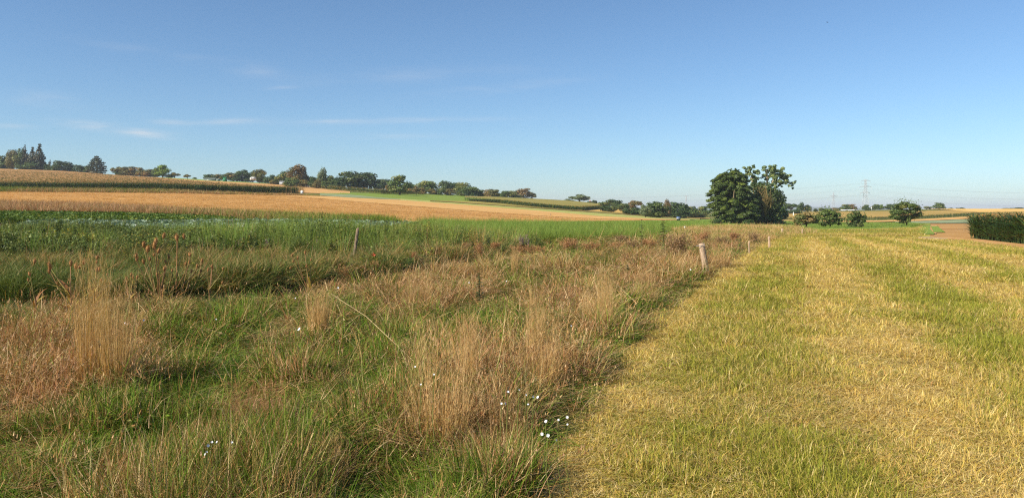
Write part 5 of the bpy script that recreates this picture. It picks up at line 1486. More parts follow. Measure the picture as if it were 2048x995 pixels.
DOCK = [dock_mesh(m_dock) for _ in range(4)]
for u, vb, vt, w, mt, lb in ((930, 513, 484, 30, m_dock, 'rust red dock clump, first by the ditch end'), (957, 515, 484, 26, m_dock, 'rust red dock clump paired with the first'), (988, 506, 484, 34, m_dock, 'rusty dock clump before the purple flower spikes'),
                             (1038, 506, 488, 40, m_dock, 'rusty dock clump in front of the purple flower spikes'), (1060, 508, 490, 26, m_dock, 'low rusty clump under the purple flower spikes'), (1082, 512, 490, 24, m_dock, 'thin rusty clump just past the purple spikes'),
                             (1134, 504, 476, 38, m_dock, 'domed rusty clump standing highest in the brown line'), (1185, 506, 483, 44, m_dock, 'second domed rusty clump in the brown line'), (1230, 502, 484, 44, m_dock, 'brown clump under the dead umbels'),
                             (1265, 500, 478, 40, m_plum, 'plum brown dead umbel stand before the green shrub'), (1240, 490, 470, 44, m_plum, 'small plum brown stand at the green cereal edge'), (1350, 520, 462, 56, m_plum, 'tall plum brown dead umbel stand before the thick post'),
                             (1300, 496, 476, 40, m_dock, 'rusty clump at the foot of the thin green shoots'), (1400, 480, 462, 40, m_dock, 'rusty clump behind the thick leaning post'), (1445, 492, 470, 36, m_plum, 'brown stand between the thick post and the thin post'),
                             (1470, 480, 464, 36, m_dock, 'rusty brown clump behind the thin post'), (1508, 480, 462, 30, m_plum, 'brown stand right behind the thin post'), (684, 558, 532, 30, m_dock, 'orange brown dock on the near ditch lip'), (750, 545, 520, 20, m_dock, 'small orange brown dock past the ditch lip one'),
                             (828, 530, 510, 22, m_dock, 'low reddish dock at the shallow end of the ditch'), (880, 520, 504, 34, m_dock, 'spreading reddish dock at the shallow end of the ditch'), (561, 566, 535, 16, m_dock, 'lone thin dock on the ditch bank')):
    Y = 2523 / (vb - V0); X = (u - 1024) / FPX * Y; z = float(H(X, Y))
    e = empty('dock_plant', (X, Y, z), random.uniform(0, 6.28), lb, 'dock plant', 'rusty brown seed stands in the rough meadow')
    h = CAMH + Y * (V0 - vt) / FPX - z; w = w / FPX * Y
    e.scale = (w / .75, w / .75, max(h, .25))
    c = obj('seed_spikes', random.choice(DOCK), e); c.material_slots[0].link = 'OBJECT'; c.material_slots[0].material = mt

# ------------------------------------------------------------------ teasels
m_tstem = mat_leaf('teasel_stem', rgb((140, 128, 66)), rgb((176, 158, 92)), rgb((150, 110, 70)), .6, .1, .3, .6, .1)
m_thead = mat_leaf('teasel_head', rgb((160, 116, 68)), rgb((200, 154, 104)), rgb((142, 108, 72)), .85, .1, .2, .8, .1)
m_tleaf = mat_leaf('teasel_leaf', rgb((168, 150, 66)), rgb((206, 182, 96)), rgb((150, 104, 62)), .45, .3, .3, .6, .1)


def teasel_head():
    mb = MB(); n, k = 8, 6
    V = [(.5 * math.sin(math.pi * (j + .3) / (k + .6)) * .62 * math.cos(i / n * 6.283), .5 * math.sin(math.pi * (j + .3) / (k + .6)) * .62 * math.sin(i / n * 6.283), j / k) for j in range(k + 1) for i in range(n)]
    mb.add(V, [(j * n + i, j * n + (i + 1) % n, (j + 1) * n + (i + 1) % n, (j + 1) * n + i) for j in range(k) for i in range(n)], (.3, .5, 0))
    m = 150; t = rng.uniform(.03, 1, m); a = rng.uniform(0, 6.283, m); r = .31 * np.sin(math.pi * (t * .9 + .05))
    b = np.stack([r * np.cos(a), r * np.sin(a), t], 1); d = np.stack([np.cos(a), np.sin(a), .5 + t * .6], 1) * .16; s = np.stack([-np.sin(a), np.cos(a), np.zeros(m)], 1) * .03
    mb.add(np.stack([b - s, b + s, b + d], 1).reshape(-1, 3), np.arange(3 * m).reshape(-1, 3), np.repeat(np.stack([rng.random(m), rng.random(m), np.zeros(m)], 1), 3, 0))
    m = 9; a = np.arange(m) / m * 6.283; blades(mb, np.stack([.1 * np.cos(a), .1 * np.sin(a), np.zeros(m)], 1), a, 1.0, .05, .5, 1.6, seg=2)
    return mb.mesh('seed_head', m_thead)


THEAD = [teasel_head() for _ in range(3)]


def teasel(u, vb, heads, label, nleaf=10, leafy=.35, Y=None):
    Y = Y or 2523 / (vb - V0); X = (u - 1024) / FPX * Y; z = float(H(X, Y))
    e = empty('teasel_plant', (X, Y, z), 0, label, 'teasel', 'dried teasels by the ditch')
    k = Y / FPX
    sb = MB(); tips = []
    for (hu, hv, hs) in heads: tips.append((np.array(((hu - u) * k, rng.normal(0, .18), CAMH + Y * (V0 - hv) / FPX - z)), hs))
    top = np.array((0, 0, max(t[0][2] for t in tips) * .62))
    tube(sb, [(0, 0, -.05), top * .5 + (.02, 0, 0), top], (.016, .013, .009), 5, (.5, .7, 0), False)
    for t, hs in tips:
        st = top * rng.uniform(.35, 1.0); m = st * .45 + t * .55; m[2] -= .06 * abs(t[0])
        tube(sb, [st, m, t], (.008, .006, .005), 4, (rng.random(), rng.random(), 0), False)
    obj('stem', sb.mesh('stem', m_tstem), e)
    for t, hs in tips:
        o = obj('seed_head', random.choice(THEAD), e, t); s = hs * k; s *= .62; o.scale = (s * .8, s * .8, s); o.rotation_euler = (rng.normal(0, .15), rng.normal(0, .15), rng.uniform(0, 6))
    lb = MB()
    for i in range(nleaf):
        a = rng.uniform(0, 6.283); zz = rng.uniform(.05, .8) * top[2]
        blades(lb, np.array([[0, 0, zz]]), np.array([a]), leafy * rng.uniform(.6, 1.3), .045, rng.uniform(.6, 1.3), 1.4, twist=np.array([a + 1.57]), seg=4, rnd=np.array([rng.random()]))
        lb.C[-1] = np.broadcast_to(np.array((rng.random(), rng.random(), 0)), lb.C[-1].shape)
    obj('withered_leaves', lb.mesh('withered_leaves', m_tleaf), e)


teasel(322, 606, [(281, 496, 22), (310, 490, 24), (308, 500, 22), (296, 505, 24), (325, 494, 22), (324, 506, 20), (288, 514, 16), (273, 523, 18), (275, 530, 18), (284, 524, 14), (302, 514, 12), (328, 520, 18), (326, 528, 14), (325, 543, 18), (340, 545, 12), (274, 558, 14), (318, 552, 14)], 'biggest branching teasel with many seed heads above the dark ditch', 26, .42)
teasel(352, 604, [(329, 477, 20), (342, 483, 24), (355, 482, 22), (366, 478, 18), (368, 515, 16), (369, 532, 14), (381, 513, 12), (396, 527, 16), (388, 537, 14), (382, 527, 12), (390, 548, 14), (372, 548, 14)], 'tall branching teasel whose heads rise highest, behind the biggest one', 16, .36)
teasel(418, 610, [(408, 543, 14), (418, 537, 14), (421, 542, 14), (444, 541, 12), (446, 568, 12)], 'slim teasel past the two biggest ones', 4, .2)
teasel(70, 650, [(63, 552, 16), (64, 562, 12)], 'single tall teasel stem at the outer end of the ditch', 4, .3)
teasel(140, 648, [(84, 526, 18), (94, 538, 22), (90, 543, 20), (107, 546, 18), (126, 534, 20), (148, 539, 14), (109, 573, 16), (115, 572, 12)], 'wide teasel with yellow leaves in front of the dark ditch', 16, .45)
teasel(186, 640, [(178, 521, 16), (176, 528, 18), (172, 536, 22), (197, 541, 14), (204, 542, 16), (208, 541, 12), (188, 528, 12), (217, 562, 14), (226, 569, 12)], 'teasel rising out of the tallest golden tussock', 6, .3)
teasel(258, 620, [(217, 551, 10), (262, 553, 14), (272, 557, 12), (239, 562, 12)], 'small teasel between the golden tussock and the biggest teasel', 4, .25)
teasel(620, 590, [(590, 512, 10), (602, 511, 14), (598, 518, 12), (622, 522, 10), (588, 525, 10), (612, 536, 12), (591, 536, 10)], 'small far teasel on the ditch bank, alone', 5, .3)
teasel(165, 905, [(163, 886, 9), (168, 894, 8), (172, 903, 7)], 'stunted teasel with tiny heads low in the front grass', 2, .12)

# ------------------------------------------------------------------ flowers
m_white = mat_plain('white_petal', (.72, .72, .73, 1), None, 3, .5, .3)
m_calyx = mat_leaf('campion_calyx', rgb((140, 140, 84)), rgb((168, 160, 108)), None, 2.0, .3)
m_fstem = mat_leaf('flower_stem', rgb((104, 116, 56)), rgb((140, 140, 76)), None, 2.0, .2)
m_poppy = mat_plain('poppy_petal', (.6, .07, .03, 1), (.45, .05, .02, 1), 10, .5, .3)
m_purple = mat_leaf('purple_flower', rgb((150, 112, 136)), rgb((186, 150, 170)), rgb((160, 132, 130)), .7, .3)
m_wing = mat_plain('butterfly_wing', (.85, .85, .80, 1), (.75, .76, .68, 1), 30, .6, .2)
m_black = mat_plain('dark_body', (.03, .03, .03, 1))


def blossom_mesh(np_, r, mat, notch=True, cup=.35):
    mb = MB()
    for i in range(np_):
        a = i / np_ * 6.283
        d = np.array((math.cos(a), math.sin(a), 0)); s = np.array((-math.sin(a), math.cos(a), 0))
        pts = [(0, 0, 0), d * r * .6 + s * r * .42 + (0, 0, cup * r * .5), d * r * 1.02 + s * r * .28 + (0, 0, cup * r), d * r * (.8 if notch else 1.1) + (0, 0, cup * r), d * r * 1.02 - s * r * .28 + (0, 0, cup * r), d * r * .6 - s * r * .42 + (0, 0, cup * r * .5)]
        mb.add(np.array(pts, float), [(0, 1, 2), (0, 2, 3), (0, 3, 4), (0, 4, 5)], (.5, .5, .5))
    return mb.mesh('blossom', mat)


BLOS = blossom_mesh(5, 1.0, m_white)


def calyx_mesh():
    mb = MB(); tube(mb, [(0, 0, -1.3), (0, 0, -.8), (0, 0, 0)], (.15, .42, .3), 7); return mb.mesh('calyx', m_calyx)


CAL = calyx_mesh()


def campion(u, v, size, label, hgt=.42, heads=1):
    hgt += .1
    """a white flower seen at (u, v); its stem goes down into the grass"""
    Y = 2523 * (1 - hgt / CAMH) / (v - V0); X = (u - 1024) / FPX * Y; z = float(H(X, Y))
    e = empty('white_campion', (X, Y, z), 0, label, 'wildflower', 'white flowers in the rough meadow')
    top = CAMH - Y * (v - V0) / FPX - z
    sb = MB(); tube(sb, [(.03, 0, -.02), (-.01, .01, top * .5), (0, 0, top - .01)], (.003, .0025, .002), 4, (.5, .5, .5), False)
    offs = [(0, 0, 0)] + [(rng.normal(0, .045), rng.normal(0, .03), rng.normal(-.01, .03)) for _ in range(heads - 1)]
    for o_ in offs[1:]: tube(sb, [(0, 0, top * .75), (o_[0], o_[1], top + o_[2] - .01)], (.002, .0015), 3, (.5, .5, .5), False)
    obj('stem', sb.mesh('stem', m_fstem), e)
    r = size / 2 / FPX * Y * .52
    for o_ in offs:
        b = obj('blossom', BLOS, e, (o_[0], o_[1], top + o_[2])); b.scale = (r * rng.uniform(.7, 1.1),) * 3; b.rotation_euler = (rng.uniform(.5, 1.3), rng.normal(0, .5), rng.uniform(-.6, .6))
        c = obj('calyx', CAL, b)


for a in ((413, 903, 13, 'largest white flower head low in the front grass, under the flattened tussock', .3, 2), (416, 890, 12, 'white flower touching the largest head from above', .33, 2), (434, 883, 11, 'white flower nearest to the flattened reddish tussock', .34, 2),
          (254, 648, 10, 'white flower pair at the foot of the golden tussocks', .3, 2), (287, 640, 9, 'single white flower past the golden tussocks', .3), (293, 621, 7, 'small white flower under the biggest teasel', .3), (432, 638, 7, 'lone white flower below the slim teasel', .3),
          (676, 575, 8, 'white flower beyond the golden butterfly tussock', .4), (591, 596, 7, 'small white flower above the butterfly', .35), (1142, 651, 9, 'bright white flower beside the rounded mid edge tussock', .4), (830, 733, 8, 'white flower on the fallen stalk, upper', .4), (842, 768, 7, 'white flower at the lower end of the fallen stalk', .4),
          (868, 748, 9, 'white flower hanging in the big pale tussock', .5), (1003, 806, 9, 'white campion just right of the big pale tussock', .4), (1016, 783, 12, 'white campion with a bell, top of the campion patch', .42, 2), (1038, 779, 9, 'small white campion at the top of the patch', .42), (1052, 789, 7, 'cream campion in the middle of the patch', .4),
          (1066, 793, 11, 'white campion nearest to the brown tussock', .4, 2), (1056, 808, 10, 'white campion in the middle of the patch', .38), (1092, 842, 14, 'largest campion of the patch, closest to the mown grass but two', .34, 2), (1117, 839, 11, 'white campion pair over the dark hollow', .34, 2), (1135, 848, 9, 'white campion closest to the mown grass', .33), (1096, 870, 13, 'lowest white campion of the patch', .3, 2),
          (1013, 562, 6, 'far tiny white flower in the middle of the meadow', .4), (938, 565, 6, 'far tiny white flower beside the dark thistle', .4), (1381, 539, 6, 'tiny pale flower under the thick leaning post', .35)):
    campion(*a)

# poppy
p = P(747, 541); e = empty('red_poppy', p, 0, 'single red poppy on the ditch bank', 'poppy')
zt = CAMH - p.y * (510 - V0) / FPX - p.z
sb = MB(); tube(sb, [(0, 0, 0), (.03, 0, zt * .5), (0, 0, zt)], (.005, .004, .003), 4, (.5, .5, .5), False); obj('stem', sb.mesh('stem', m_fstem), e)
b = obj('blossom', blossom_mesh(4, .05, m_poppy, False, .5), e, (0, 0, zt)); b.rotation_euler = (.9, .1, .2)

# purple flower spikes
def spikes(u, vb, vt, wpx, label, n=6):
    Y = 2523 / (vb - V0); X = (u - 1024) / FPX * Y; z = float(H(X, Y))
    e = empty('purple_loosestrife', (X, Y, z), 0, label, 'wildflower', 'purple flower spikes among the weeds')
    h = CAMH + Y * (V0 - vt) / FPX - z; w = wpx / FPX * Y
    sb, fb = MB(), MB()
    for i in range(n):
        t = np.array((rng.uniform(-.5, .5) * w, rng.uniform(-.3, .3) * w, h * rng.uniform(.7, 1.0))); b = t * (.3, .3, 0)
        tube(sb, [b, t], (.008, .004), 3, (.3, .3, 0), False)
        k = 34; q = rng.uniform(.6, 1, k); C = b + (t - b) * q[:, None] + rng.normal(0, .015, (k, 3))
        leaves(fb, C, rng.normal(size=(k, 3)), .022, 1.2, rnd2=rng.random(k))
        k = 24; q = rng.uniform(.1, .6, k); leaves(sb, b + (t - b) * q[:, None] + rng.normal(0, .04, (k, 3)), rng.normal(size=(k, 3)), .05, 2.0)
    obj('stem', sb.mesh('stem', m_fstem), e); obj('flower_spike', fb.mesh('flower_spike', m_purple), e)


for a in ((1050, 505, 467, 24, 'tall purple flower spikes behind the rusty docks', 14), (476, 512, 472, 12, 'purple spikes in the weeds past the teasels'), (402, 505, 472, 12, 'purple spikes right behind the teasel heads'), (351, 500, 470, 12, 'purple spikes rising above the highest teasel heads'), (536, 510, 478, 10, 'thin purple spikes in the middle of the weed belt'), (632, 505, 478, 10, 'faint purple spikes before the tilted old post'), (90, 500, 482, 8, 'one small purple spike at the outer weeds', 4)):
    spikes(*a)

# lone upright weeds
m_thist = mat_leaf('thistle', rgb((72, 88, 50)), rgb((110, 122, 74)), rgb((124, 110, 76)), .7, .2)


def lone_weed(u, vb, vt, wpx, label, n=26, size=.07):
    Y = 2523 / (vb - V0); X = (u - 1024) / FPX * Y; z = float(H(X, Y))
    e = empty('thistle_plant', (X, Y, z), 0, label, 'weed', 'lone upright weeds')
    h = CAMH + Y * (V0 - vt) / FPX - z; w = wpx / FPX * Y
    sb, lb = MB(), MB()
    tube(sb, [(0, 0, -.03), (.02 * h, 0, h * .5), (0, 0, h)], (.012, .009, .004), 5, (.5, .5, 0), False)
    q = rng.uniform(.2, 1, n); a = rng.uniform(0, 6.28, n); r = w * .5 * (1.1 - q * .7) * rng.uniform(.4, 1, n)
    C = np.stack([np.cos(a) * r, np.sin(a) * r, q * h], 1)
    leaves(lb, C, np.stack([np.cos(a) * .3, np.sin(a) * .3, np.ones(n)], 1), size * rng.uniform(.7, 1.3, n), 2.2, rnd2=rng.random(n), up=np.stack([-np.sin(a), np.cos(a), np.zeros(n)], 1) * 3)
    for i in range(0, n, 3): tube(sb, [(0, 0, C[i][2] * .9), C[i]], (.005, .003), 3, (.5, .5, 0), False)
    obj('stem', sb.mesh('stem', m_thist), e); obj('leaves', lb.mesh('leaves', m_thist), e)


for a in ((958, 612, 545, 30, 'dark green thistle standing alone in the middle meadow', 46, .04), (1283, 500, 439, 14, 'thin upright shoot sticking up before the bright green field', 18, .09), (1326, 498, 441, 26, 'leafy green shoot beside the thin upright one', 46, .11), (1254, 555, 530, 14, 'small dark thistle inside the straw coloured grass', 24, .05), (1480, 498, 470, 16, 'small weed by the thin post on the field edge', 24, .07)):
    lone_weed(*a)

# the long fallen stalk
m_stalk = mat_plain('fallen_stalk', rgb((206, 176, 124)), rgb((226, 200, 150)), 20, .6, .3)
a3, b3 = P(662, 648), P(842, 776)
sb = MB(); tube(sb, [(0, 0, .42), tuple((b3 - a3) * .5 + Vector((0, 0, .36))), tuple((b3 - a3) + Vector((0, 0, .16)))], (.002, .0025, .004), 5)
o = obj('fallen_stalk', sb.mesh('fallen_stalk', m_stalk), None, a3); tag(o, 'long pale fallen stalk slanting into the big pale tussock', 'dead stalk')

# butterfly
Y = 6.6; e = empty('butterfly', ((595 - 1024) / FPX * Y, Y, CAMH - Y * (661 - V0) / FPX), .5, 'white butterfly over the grass next to the golden tussock', 'butterfly')
mb = MB(); tube(mb, [(0, -.011, 0), (0, 0, .001), (0, .012, 0)], (.0015, .003, .002), 6); obj('body', mb.mesh('body', m_black), e)
for s in (-1, 1):
    mb = MB(); mb.add([(0, .01, 0), (s * .014, .024, .016), (s * .026, .018, .026), (s * .022, .0, .02), (0, 0, 0)], [(0, 1, 2), (0, 2, 3), (0, 3, 4)]); obj('wing', mb.mesh('wing', m_wing), e)
    mb = MB(); mb.add([(0, .002, 0), (s * .02, .0, .018), (s * .02, -.012, .018), (s * .008, -.02, .008), (0, -.006, 0)], [(0, 1, 2), (0, 2, 3), (0, 3, 4)]); obj('wing', mb.mesh('wing', m_wing), e)

# ------------------------------------------------------------------ posts
m_post = mat_plain('weathered_post', rgb((156, 126, 98)), rgb((216, 190, 160)), 9, .85, .2, (6, 6, .5), .8)
m_post_d = mat_plain('old_dark_post', rgb((96, 80, 62)), rgb((170, 148, 122)), 8, .85, .2, (5, 5, .6), .8)
m_whitep = mat_plain('white_paint', (.78, .78, .76, 1), (.7, .7, .68, 1), 4, .5, .4)
m_wire = mat_plain('wire', (.3, .3, .3, 1), None, 5, .5, .5)


def post(u, vt, vb, wpx, lean, mat, label, wire=False, group='old fence posts along the rough meadow'):
    Y = 2523 / (vb - V0) if vb > 490 else float(ground_at(u, vb)[0]); X = (u - 1024) / FPX * Y; z = float(H(X, Y))
    h = CAMH + Y * (V0 - vt) / FPX - z; r = wpx / FPX * Y / 2
    e = empty('fence_post', (X, Y, z), 0, label, 'fence post', group)
    mb = MB(); n, k = 11, 9
    V = []; rr = np.random.default_rng(int(u))
    jit = 1 + rr.normal(0, .07, n)
    for j in range(k):
        t = j / (k - 1)
        for i in range(n):
            a = i / n * 6.283; q = r * jit[i] * (1.05 - .1 * t + .02 * rr.normal())
            V.append((q * math.cos(a) + lean * t * h, q * math.sin(a), -.15 + t * (h + .15) + (.02 * math.sin(a + 1) if j == k - 1 else 0)))
    V.append((lean * h, 0, h + .01))
    T4 = [(j * n + i, j * n + (i + 1) % n, (j + 1) * n + (i + 1) % n, (j + 1) * n + i) for j in range(k - 1) for i in range(n)]
    mb.add(V, T4); mb.T.append(np.array([((k - 1) * n + i, (k - 1) * n + (i + 1) % n, k * n) for i in range(n)])); mb.M.append(np.zeros(n, int))
    obj('wooden_shaft', mb.mesh('wooden_shaft', mat, True), e)
    if wire:
        wb = MB(); tube(wb, [(lean * h - r * 2.1, -r * .9, h - .05), (lean * h, -r * 1.15, h - .045), (lean * h + r * .9, -r * .9, h - .03)], .008, 4); obj('staple_wire', wb.mesh('staple_wire', m_wire), e)


post(1415, 487, 546, 11.5, -.20, m_post, 'thick weathered post leaning over the dry grass, nearest the mown edge', True)
post(1498.5, 482, 506, 2.8, -.02, m_post, 'thin grey post deep in brown stalks, next after the thick one')
post(1539, 473, 492, 4.6, -.03, m_post, 'short stout post at the corner of the mown meadow')
post(1564.5, 457, 470, 4, 0, m_post, 'small post behind the meadow corner under the broad trees')
post(1604.5, 458, 471.5, 3.5, .03, m_post, 'farthest small post, in front of the orchard meadow')
post(706, 456, 524, 6, .14, m_post_d, 'tilted dark old post among the green weeds')
post(1369.5, 452.5, 462, 2.6, 0, m_whitep, 'short white marker post at the bright green field', False, 'white marker posts')
post(1101, 427.5, 431, 2.2, 0, m_post_d, 'tiny dark peg on the pale field boundary', False, 'field pegs')
post(1587, 424, 431, 2.0, 0, m_whitep, 'white marker post at the dark skyline trees', False, 'white marker posts')
post(1743, 414, 420, 2.2, 0, m_whitep, 'pale post among the skyline trees past the tall pylon', False, 'white marker posts')

# ------------------------------------------------------------------ things on the far side
m_roof = mat_plain('red_roof', rgb((196, 104, 78)), rgb((216, 126, 96)), 2, .8)
m_roofp = mat_plain('pink_roof', rgb((206, 150, 126)), rgb((220, 168, 142)), 2, .8)
m_wallw = mat_plain('white_wall', rgb((226, 218, 206)), rgb((236, 230, 220)), 1, .8)
m_glass = mat_plain('greenhouse_glass', rgb((112, 122, 112)), rgb((132, 140, 130)), 1, .3, .3)
m_dkwin = mat_plain('window_dark', (.05, .06, .08, 1), None, 1, .2, .5)
m_green = mat_plain('green_boards', rgb((44, 112, 72)), rgb((56, 128, 84)), 2, .7)
m_film = mat_plain('white_film', rgb((206, 208, 206)), rgb((222, 222, 218)), 1, .5, .3)
m_grey = mat_plain('grey_metal', rgb((150, 154, 158)), rgb((176, 178, 180)), 1, .5, .4)
m_blue = mat_plain('blue_cover', rgb((80, 110, 160)), rgb((100, 130, 180)), 2, .5)
m_tyre = mat_plain('tyre', (.03, .03, .03, 1))


def at(u, v, Y=None):
    if Y is None: Y = float(ground_at(u, v)[0])
    X = (u - 1024) / FPX * Y
    return (X, Y, float(H(X, Y)))


def house(u, vb, w, d, hw, hr, roofm, rz, label, Y=None, z=None):
    p = at(u, vb, Y); p = (p[0], p[1], z if z is not None else p[2])
    e = empty('house', p, rz, label, 'house', 'houses at the wood edges')
    mb = MB(); box(mb, (0, 0, hw / 2 - .5), (w, d, hw + 1)); mb.add([(-w / 2, -d / 2, hw), (-w / 2, d / 2, hw), (-w / 2, 0, hw + hr), (w / 2, -d / 2, hw), (w / 2, d / 2, hw), (w / 2, 0, hw + hr)], [(0, 1, 2), (3, 5, 4)])
    obj('wall', mb.mesh('wall', m_wallw), e)
    mb = MB()
    for s in (-1, 1):
        a0, b0 = np.array((0, s * (d / 2 + .4), hw - .3)), np.array((0, 0, hw + hr + .08))
        V = [(x, *(q[1:] + (0, t))) for x in (-w / 2 - .3, w / 2 + .3) for q in (a0, b0) for t in (0, .15)]
        mb.add(V, [(0, 2, 6, 4), (1, 5, 7, 3), (0, 4, 5, 1), (0, 1, 3, 2), (4, 6, 7, 5)])
    r = obj('roof', mb.mesh('roof', roofm), e)
    cb = MB(); box(cb, (w * .2, d * .12, hw + hr + .1), (.6, .6, 1.2)); obj('chimney', cb.mesh('chimney', m_roof), r)
    for i in (-1, 1):
        wb = MB(); box(wb, (i * w * .25, -d / 2 - .02, hw * .55), (1.1, .08, 1.2)); obj('window', wb.mesh('window', m_dkwin), e)


house(1181.5, 410, 6.5, 7, 2.2, 2.6, m_roof, 1.2, 'far house with a small red roof on the falling skyline', 520, CAMH + 520 * (417 - 409.5) / FPX - 2.6)
house(1573, 432, 4.5, 5, 2.2, 1.6, m_roofp, .4, 'house with pink roof peeping out beside the stream clump', 425, CAMH + 425 * (417 - 431.5) / FPX - 2.2)


def caravan(u, vb, w, h, label, cat, name, mat, Y=None, rz=0, dz=0.0):
    p = at(u, vb, Y)
    e = empty(name, (p[0], p[1], p[2] + dz), rz, label, cat, 'white vehicles in the hilltop gardens')
    mb = MB(); d = 2.1
    prof = [(-w / 2, .5), (w / 2, .5), (w / 2, h * .8), (w / 2 - .4, h), (-w / 2 + .7, h), (-w / 2, h * .65)]
    n = len(prof); V = [(x, s * d / 2, z) for s in (-1, 1) for x, z in prof]
    T = [(0, i, i + 1) for i in range(1, n - 1)] + [(n, n + i + 1, n + i) for i in range(1, n - 1)]; mb.add(V, T); mb.T.append(np.array([q for i in range(n) for q in ((i, i + n, (i + 1) % n), ((i + 1) % n, i + n, (i + 1) % n + n))])); mb.M.append(np.zeros(2 * n, int))
    obj('body', mb.mesh('body', mat), e)
    for x in (-w * .25, w * .25):
        wb = MB(); box(wb, (x, -d / 2 - .01, h * .68), (w * .22, .06, h * .2)); obj('window', wb.mesh('window', m_dkwin), e)
        for s in (-1, 1):
            tb = MB(); tube(tb, [(x, s * (d / 2 - .2), .35), (x, s * (d / 2), .35)], .35, 10); obj('wheel', tb.mesh('wheel', m_tyre), e)


pz = lambda u, Y: at(u, 0, Y)[2]
zz = lambda v, Y: CAMH + Y * (V0 - v) / FPX
caravan(506, 363, 3.4, 2.2, 'white caravan parked among dark hilltop trees', 'caravan', 'caravan', m_film, 452, .3, zz(361.5, 452) - pz(504, 452))
caravan(621, 375, 3.2, 1.6, 'white van nearest the reddish tree', 'van', 'parked_van', m_film, 436, .1, zz(376, 436) - pz(621, 436))
caravan(629, 375, 3.4, 2.6, 'taller white van past the first white van', 'van', 'parked_van', m_film, 436, .5, zz(376, 436) - pz(629, 436))
caravan(616, 375, 2.8, 1.5, 'pale van half hidden by the garden bush', 'van', 'parked_van', m_grey, 438, .2, zz(375, 438) - pz(616, 438))


def shed(u, v0, w, d, h, mat, label, cat, name, Y, gable=.5, rz=0.0):
    p = at(u, 0, Y)
    e = empty(name, (p[0], p[1], zz(v0, Y)), rz, label, cat)
    mb = MB(); box(mb, (0, 0, h / 2 - .4), (w, d, h + .8)); obj('wall', mb.mesh('wall', mat), e)
    mb = MB(); mb.add([(x, y, z) for x in (-w / 2 - .15, w / 2 + .15) for y, z in ((-d / 2 - .15, h + .004), (0, h + gable), (d / 2 + .15, h + .004))], [(0, 1, 4, 3), (1, 2, 5, 4), (0, 3, 5, 2)]); mb.add([(x, y, z) for x in (-w / 2 - .15, w / 2 + .15) for y, z in ((-d / 2 - .15, h + .004), (0, h + gable), (d / 2 + .15, h + .004))][:3], [(0, 2, 1)])
    obj('roof', mb.mesh('roof', mat), e)


shed(450, 360.5, 1.8, 1.6, 1.5, m_green, 'bright green shed on the hilltop', 'shed', 'garden_shed', 455, .4)
shed(420, 359.8, 6.5, 2.4, .5, m_glass, 'long pale greenhouse at the start of the garden trees', 'greenhouse', 'greenhouse', 455, .7)
shed(436, 360.3, 1.6, 1.6, .5, m_glass, 'small pale greenhouse next to the green shed', 'greenhouse', 'greenhouse', 454, .5)
shed(566, 366.5, 3.4, 2.5, .8, m_grey, 'long grey garden shed under the domed garden tree', 'shed', 'garden_shed', 446, .5)
for u, w, lb in ((1690, 13, 'longer white plastic tunnel under the skyline tree pair'), (1703, 9, 'shorter white plastic tunnel under the skyline tree pair')):
    Y = 466; p = at(u, 0, Y); wd = w / FPX * Y
    mb = MB(); n = 9; V = [(x, -1.6 * math.cos(i / (n - 1) * math.pi), 0.45 * math.sin(i / (n - 1) * math.pi)) for x in (-wd / 2, wd / 2) for i in range(n)]
    mb.add(V, [(i, i + 1, i + n + 1, i + n) for i in range(n - 1)]); mb.add(V[:n], [(0, i, i + 1) for i in range(1, n - 1)]); mb.add(V[n:], [(0, i + 1, i) for i in range(1, n - 1)])
    o = obj('plastic_tunnel', mb.mesh('plastic_tunnel', m_film), None, (p[0], p[1], zz(420.3, Y))); tag(o, lb, 'polytunnel', 'white plastic tunnels')
# sign at the end of the maize, blue water butt in the green field
p = at(604, 391); e = empty('field_sign', p, 0, 'white square sign on a pole at the end of the hill maize', 'sign')
mb = MB(); tube(mb, [(0, 0, 0), (0, 0, 1.4)], .04, 6); obj('pole', mb.mesh('pole', m_grey), e); mb = MB(); box(mb, (0, -.06, 1.0), (.75, .04, .9)); obj('plate', mb.mesh('plate', m_whitep), e)
p = at(1357, 441.5); e = empty('trailer', p, .3, 'small dark trailer with blue cover at the far green field', 'trailer')
mb = MB(); box(mb, (0, 0, .65), (1.0, .8, .3)); obj('body', mb.mesh('body', m_grey), e)
mb = MB(); box(mb, (0, 0, .95), (.8, .7, .3)); obj('cover', mb.mesh('cover', m_blue), e)
for s in (-1, 1):
    mb = MB(); tube(mb, [(0, s * .38, .3), (0, s * .46, .3)], .3, 10); obj('wheel', mb.mesh('wheel', m_tyre), e)

# ------------------------------------------------------------------ pylons and power cables
m_steel = mat_plain('galvanised_steel', rgb((176, 180, 184)), rgb((206, 208, 208)), .2, .5, .5)
m_cable = mat_plain('cable', rgb((120, 124, 130)), None, 1, .6, .3)


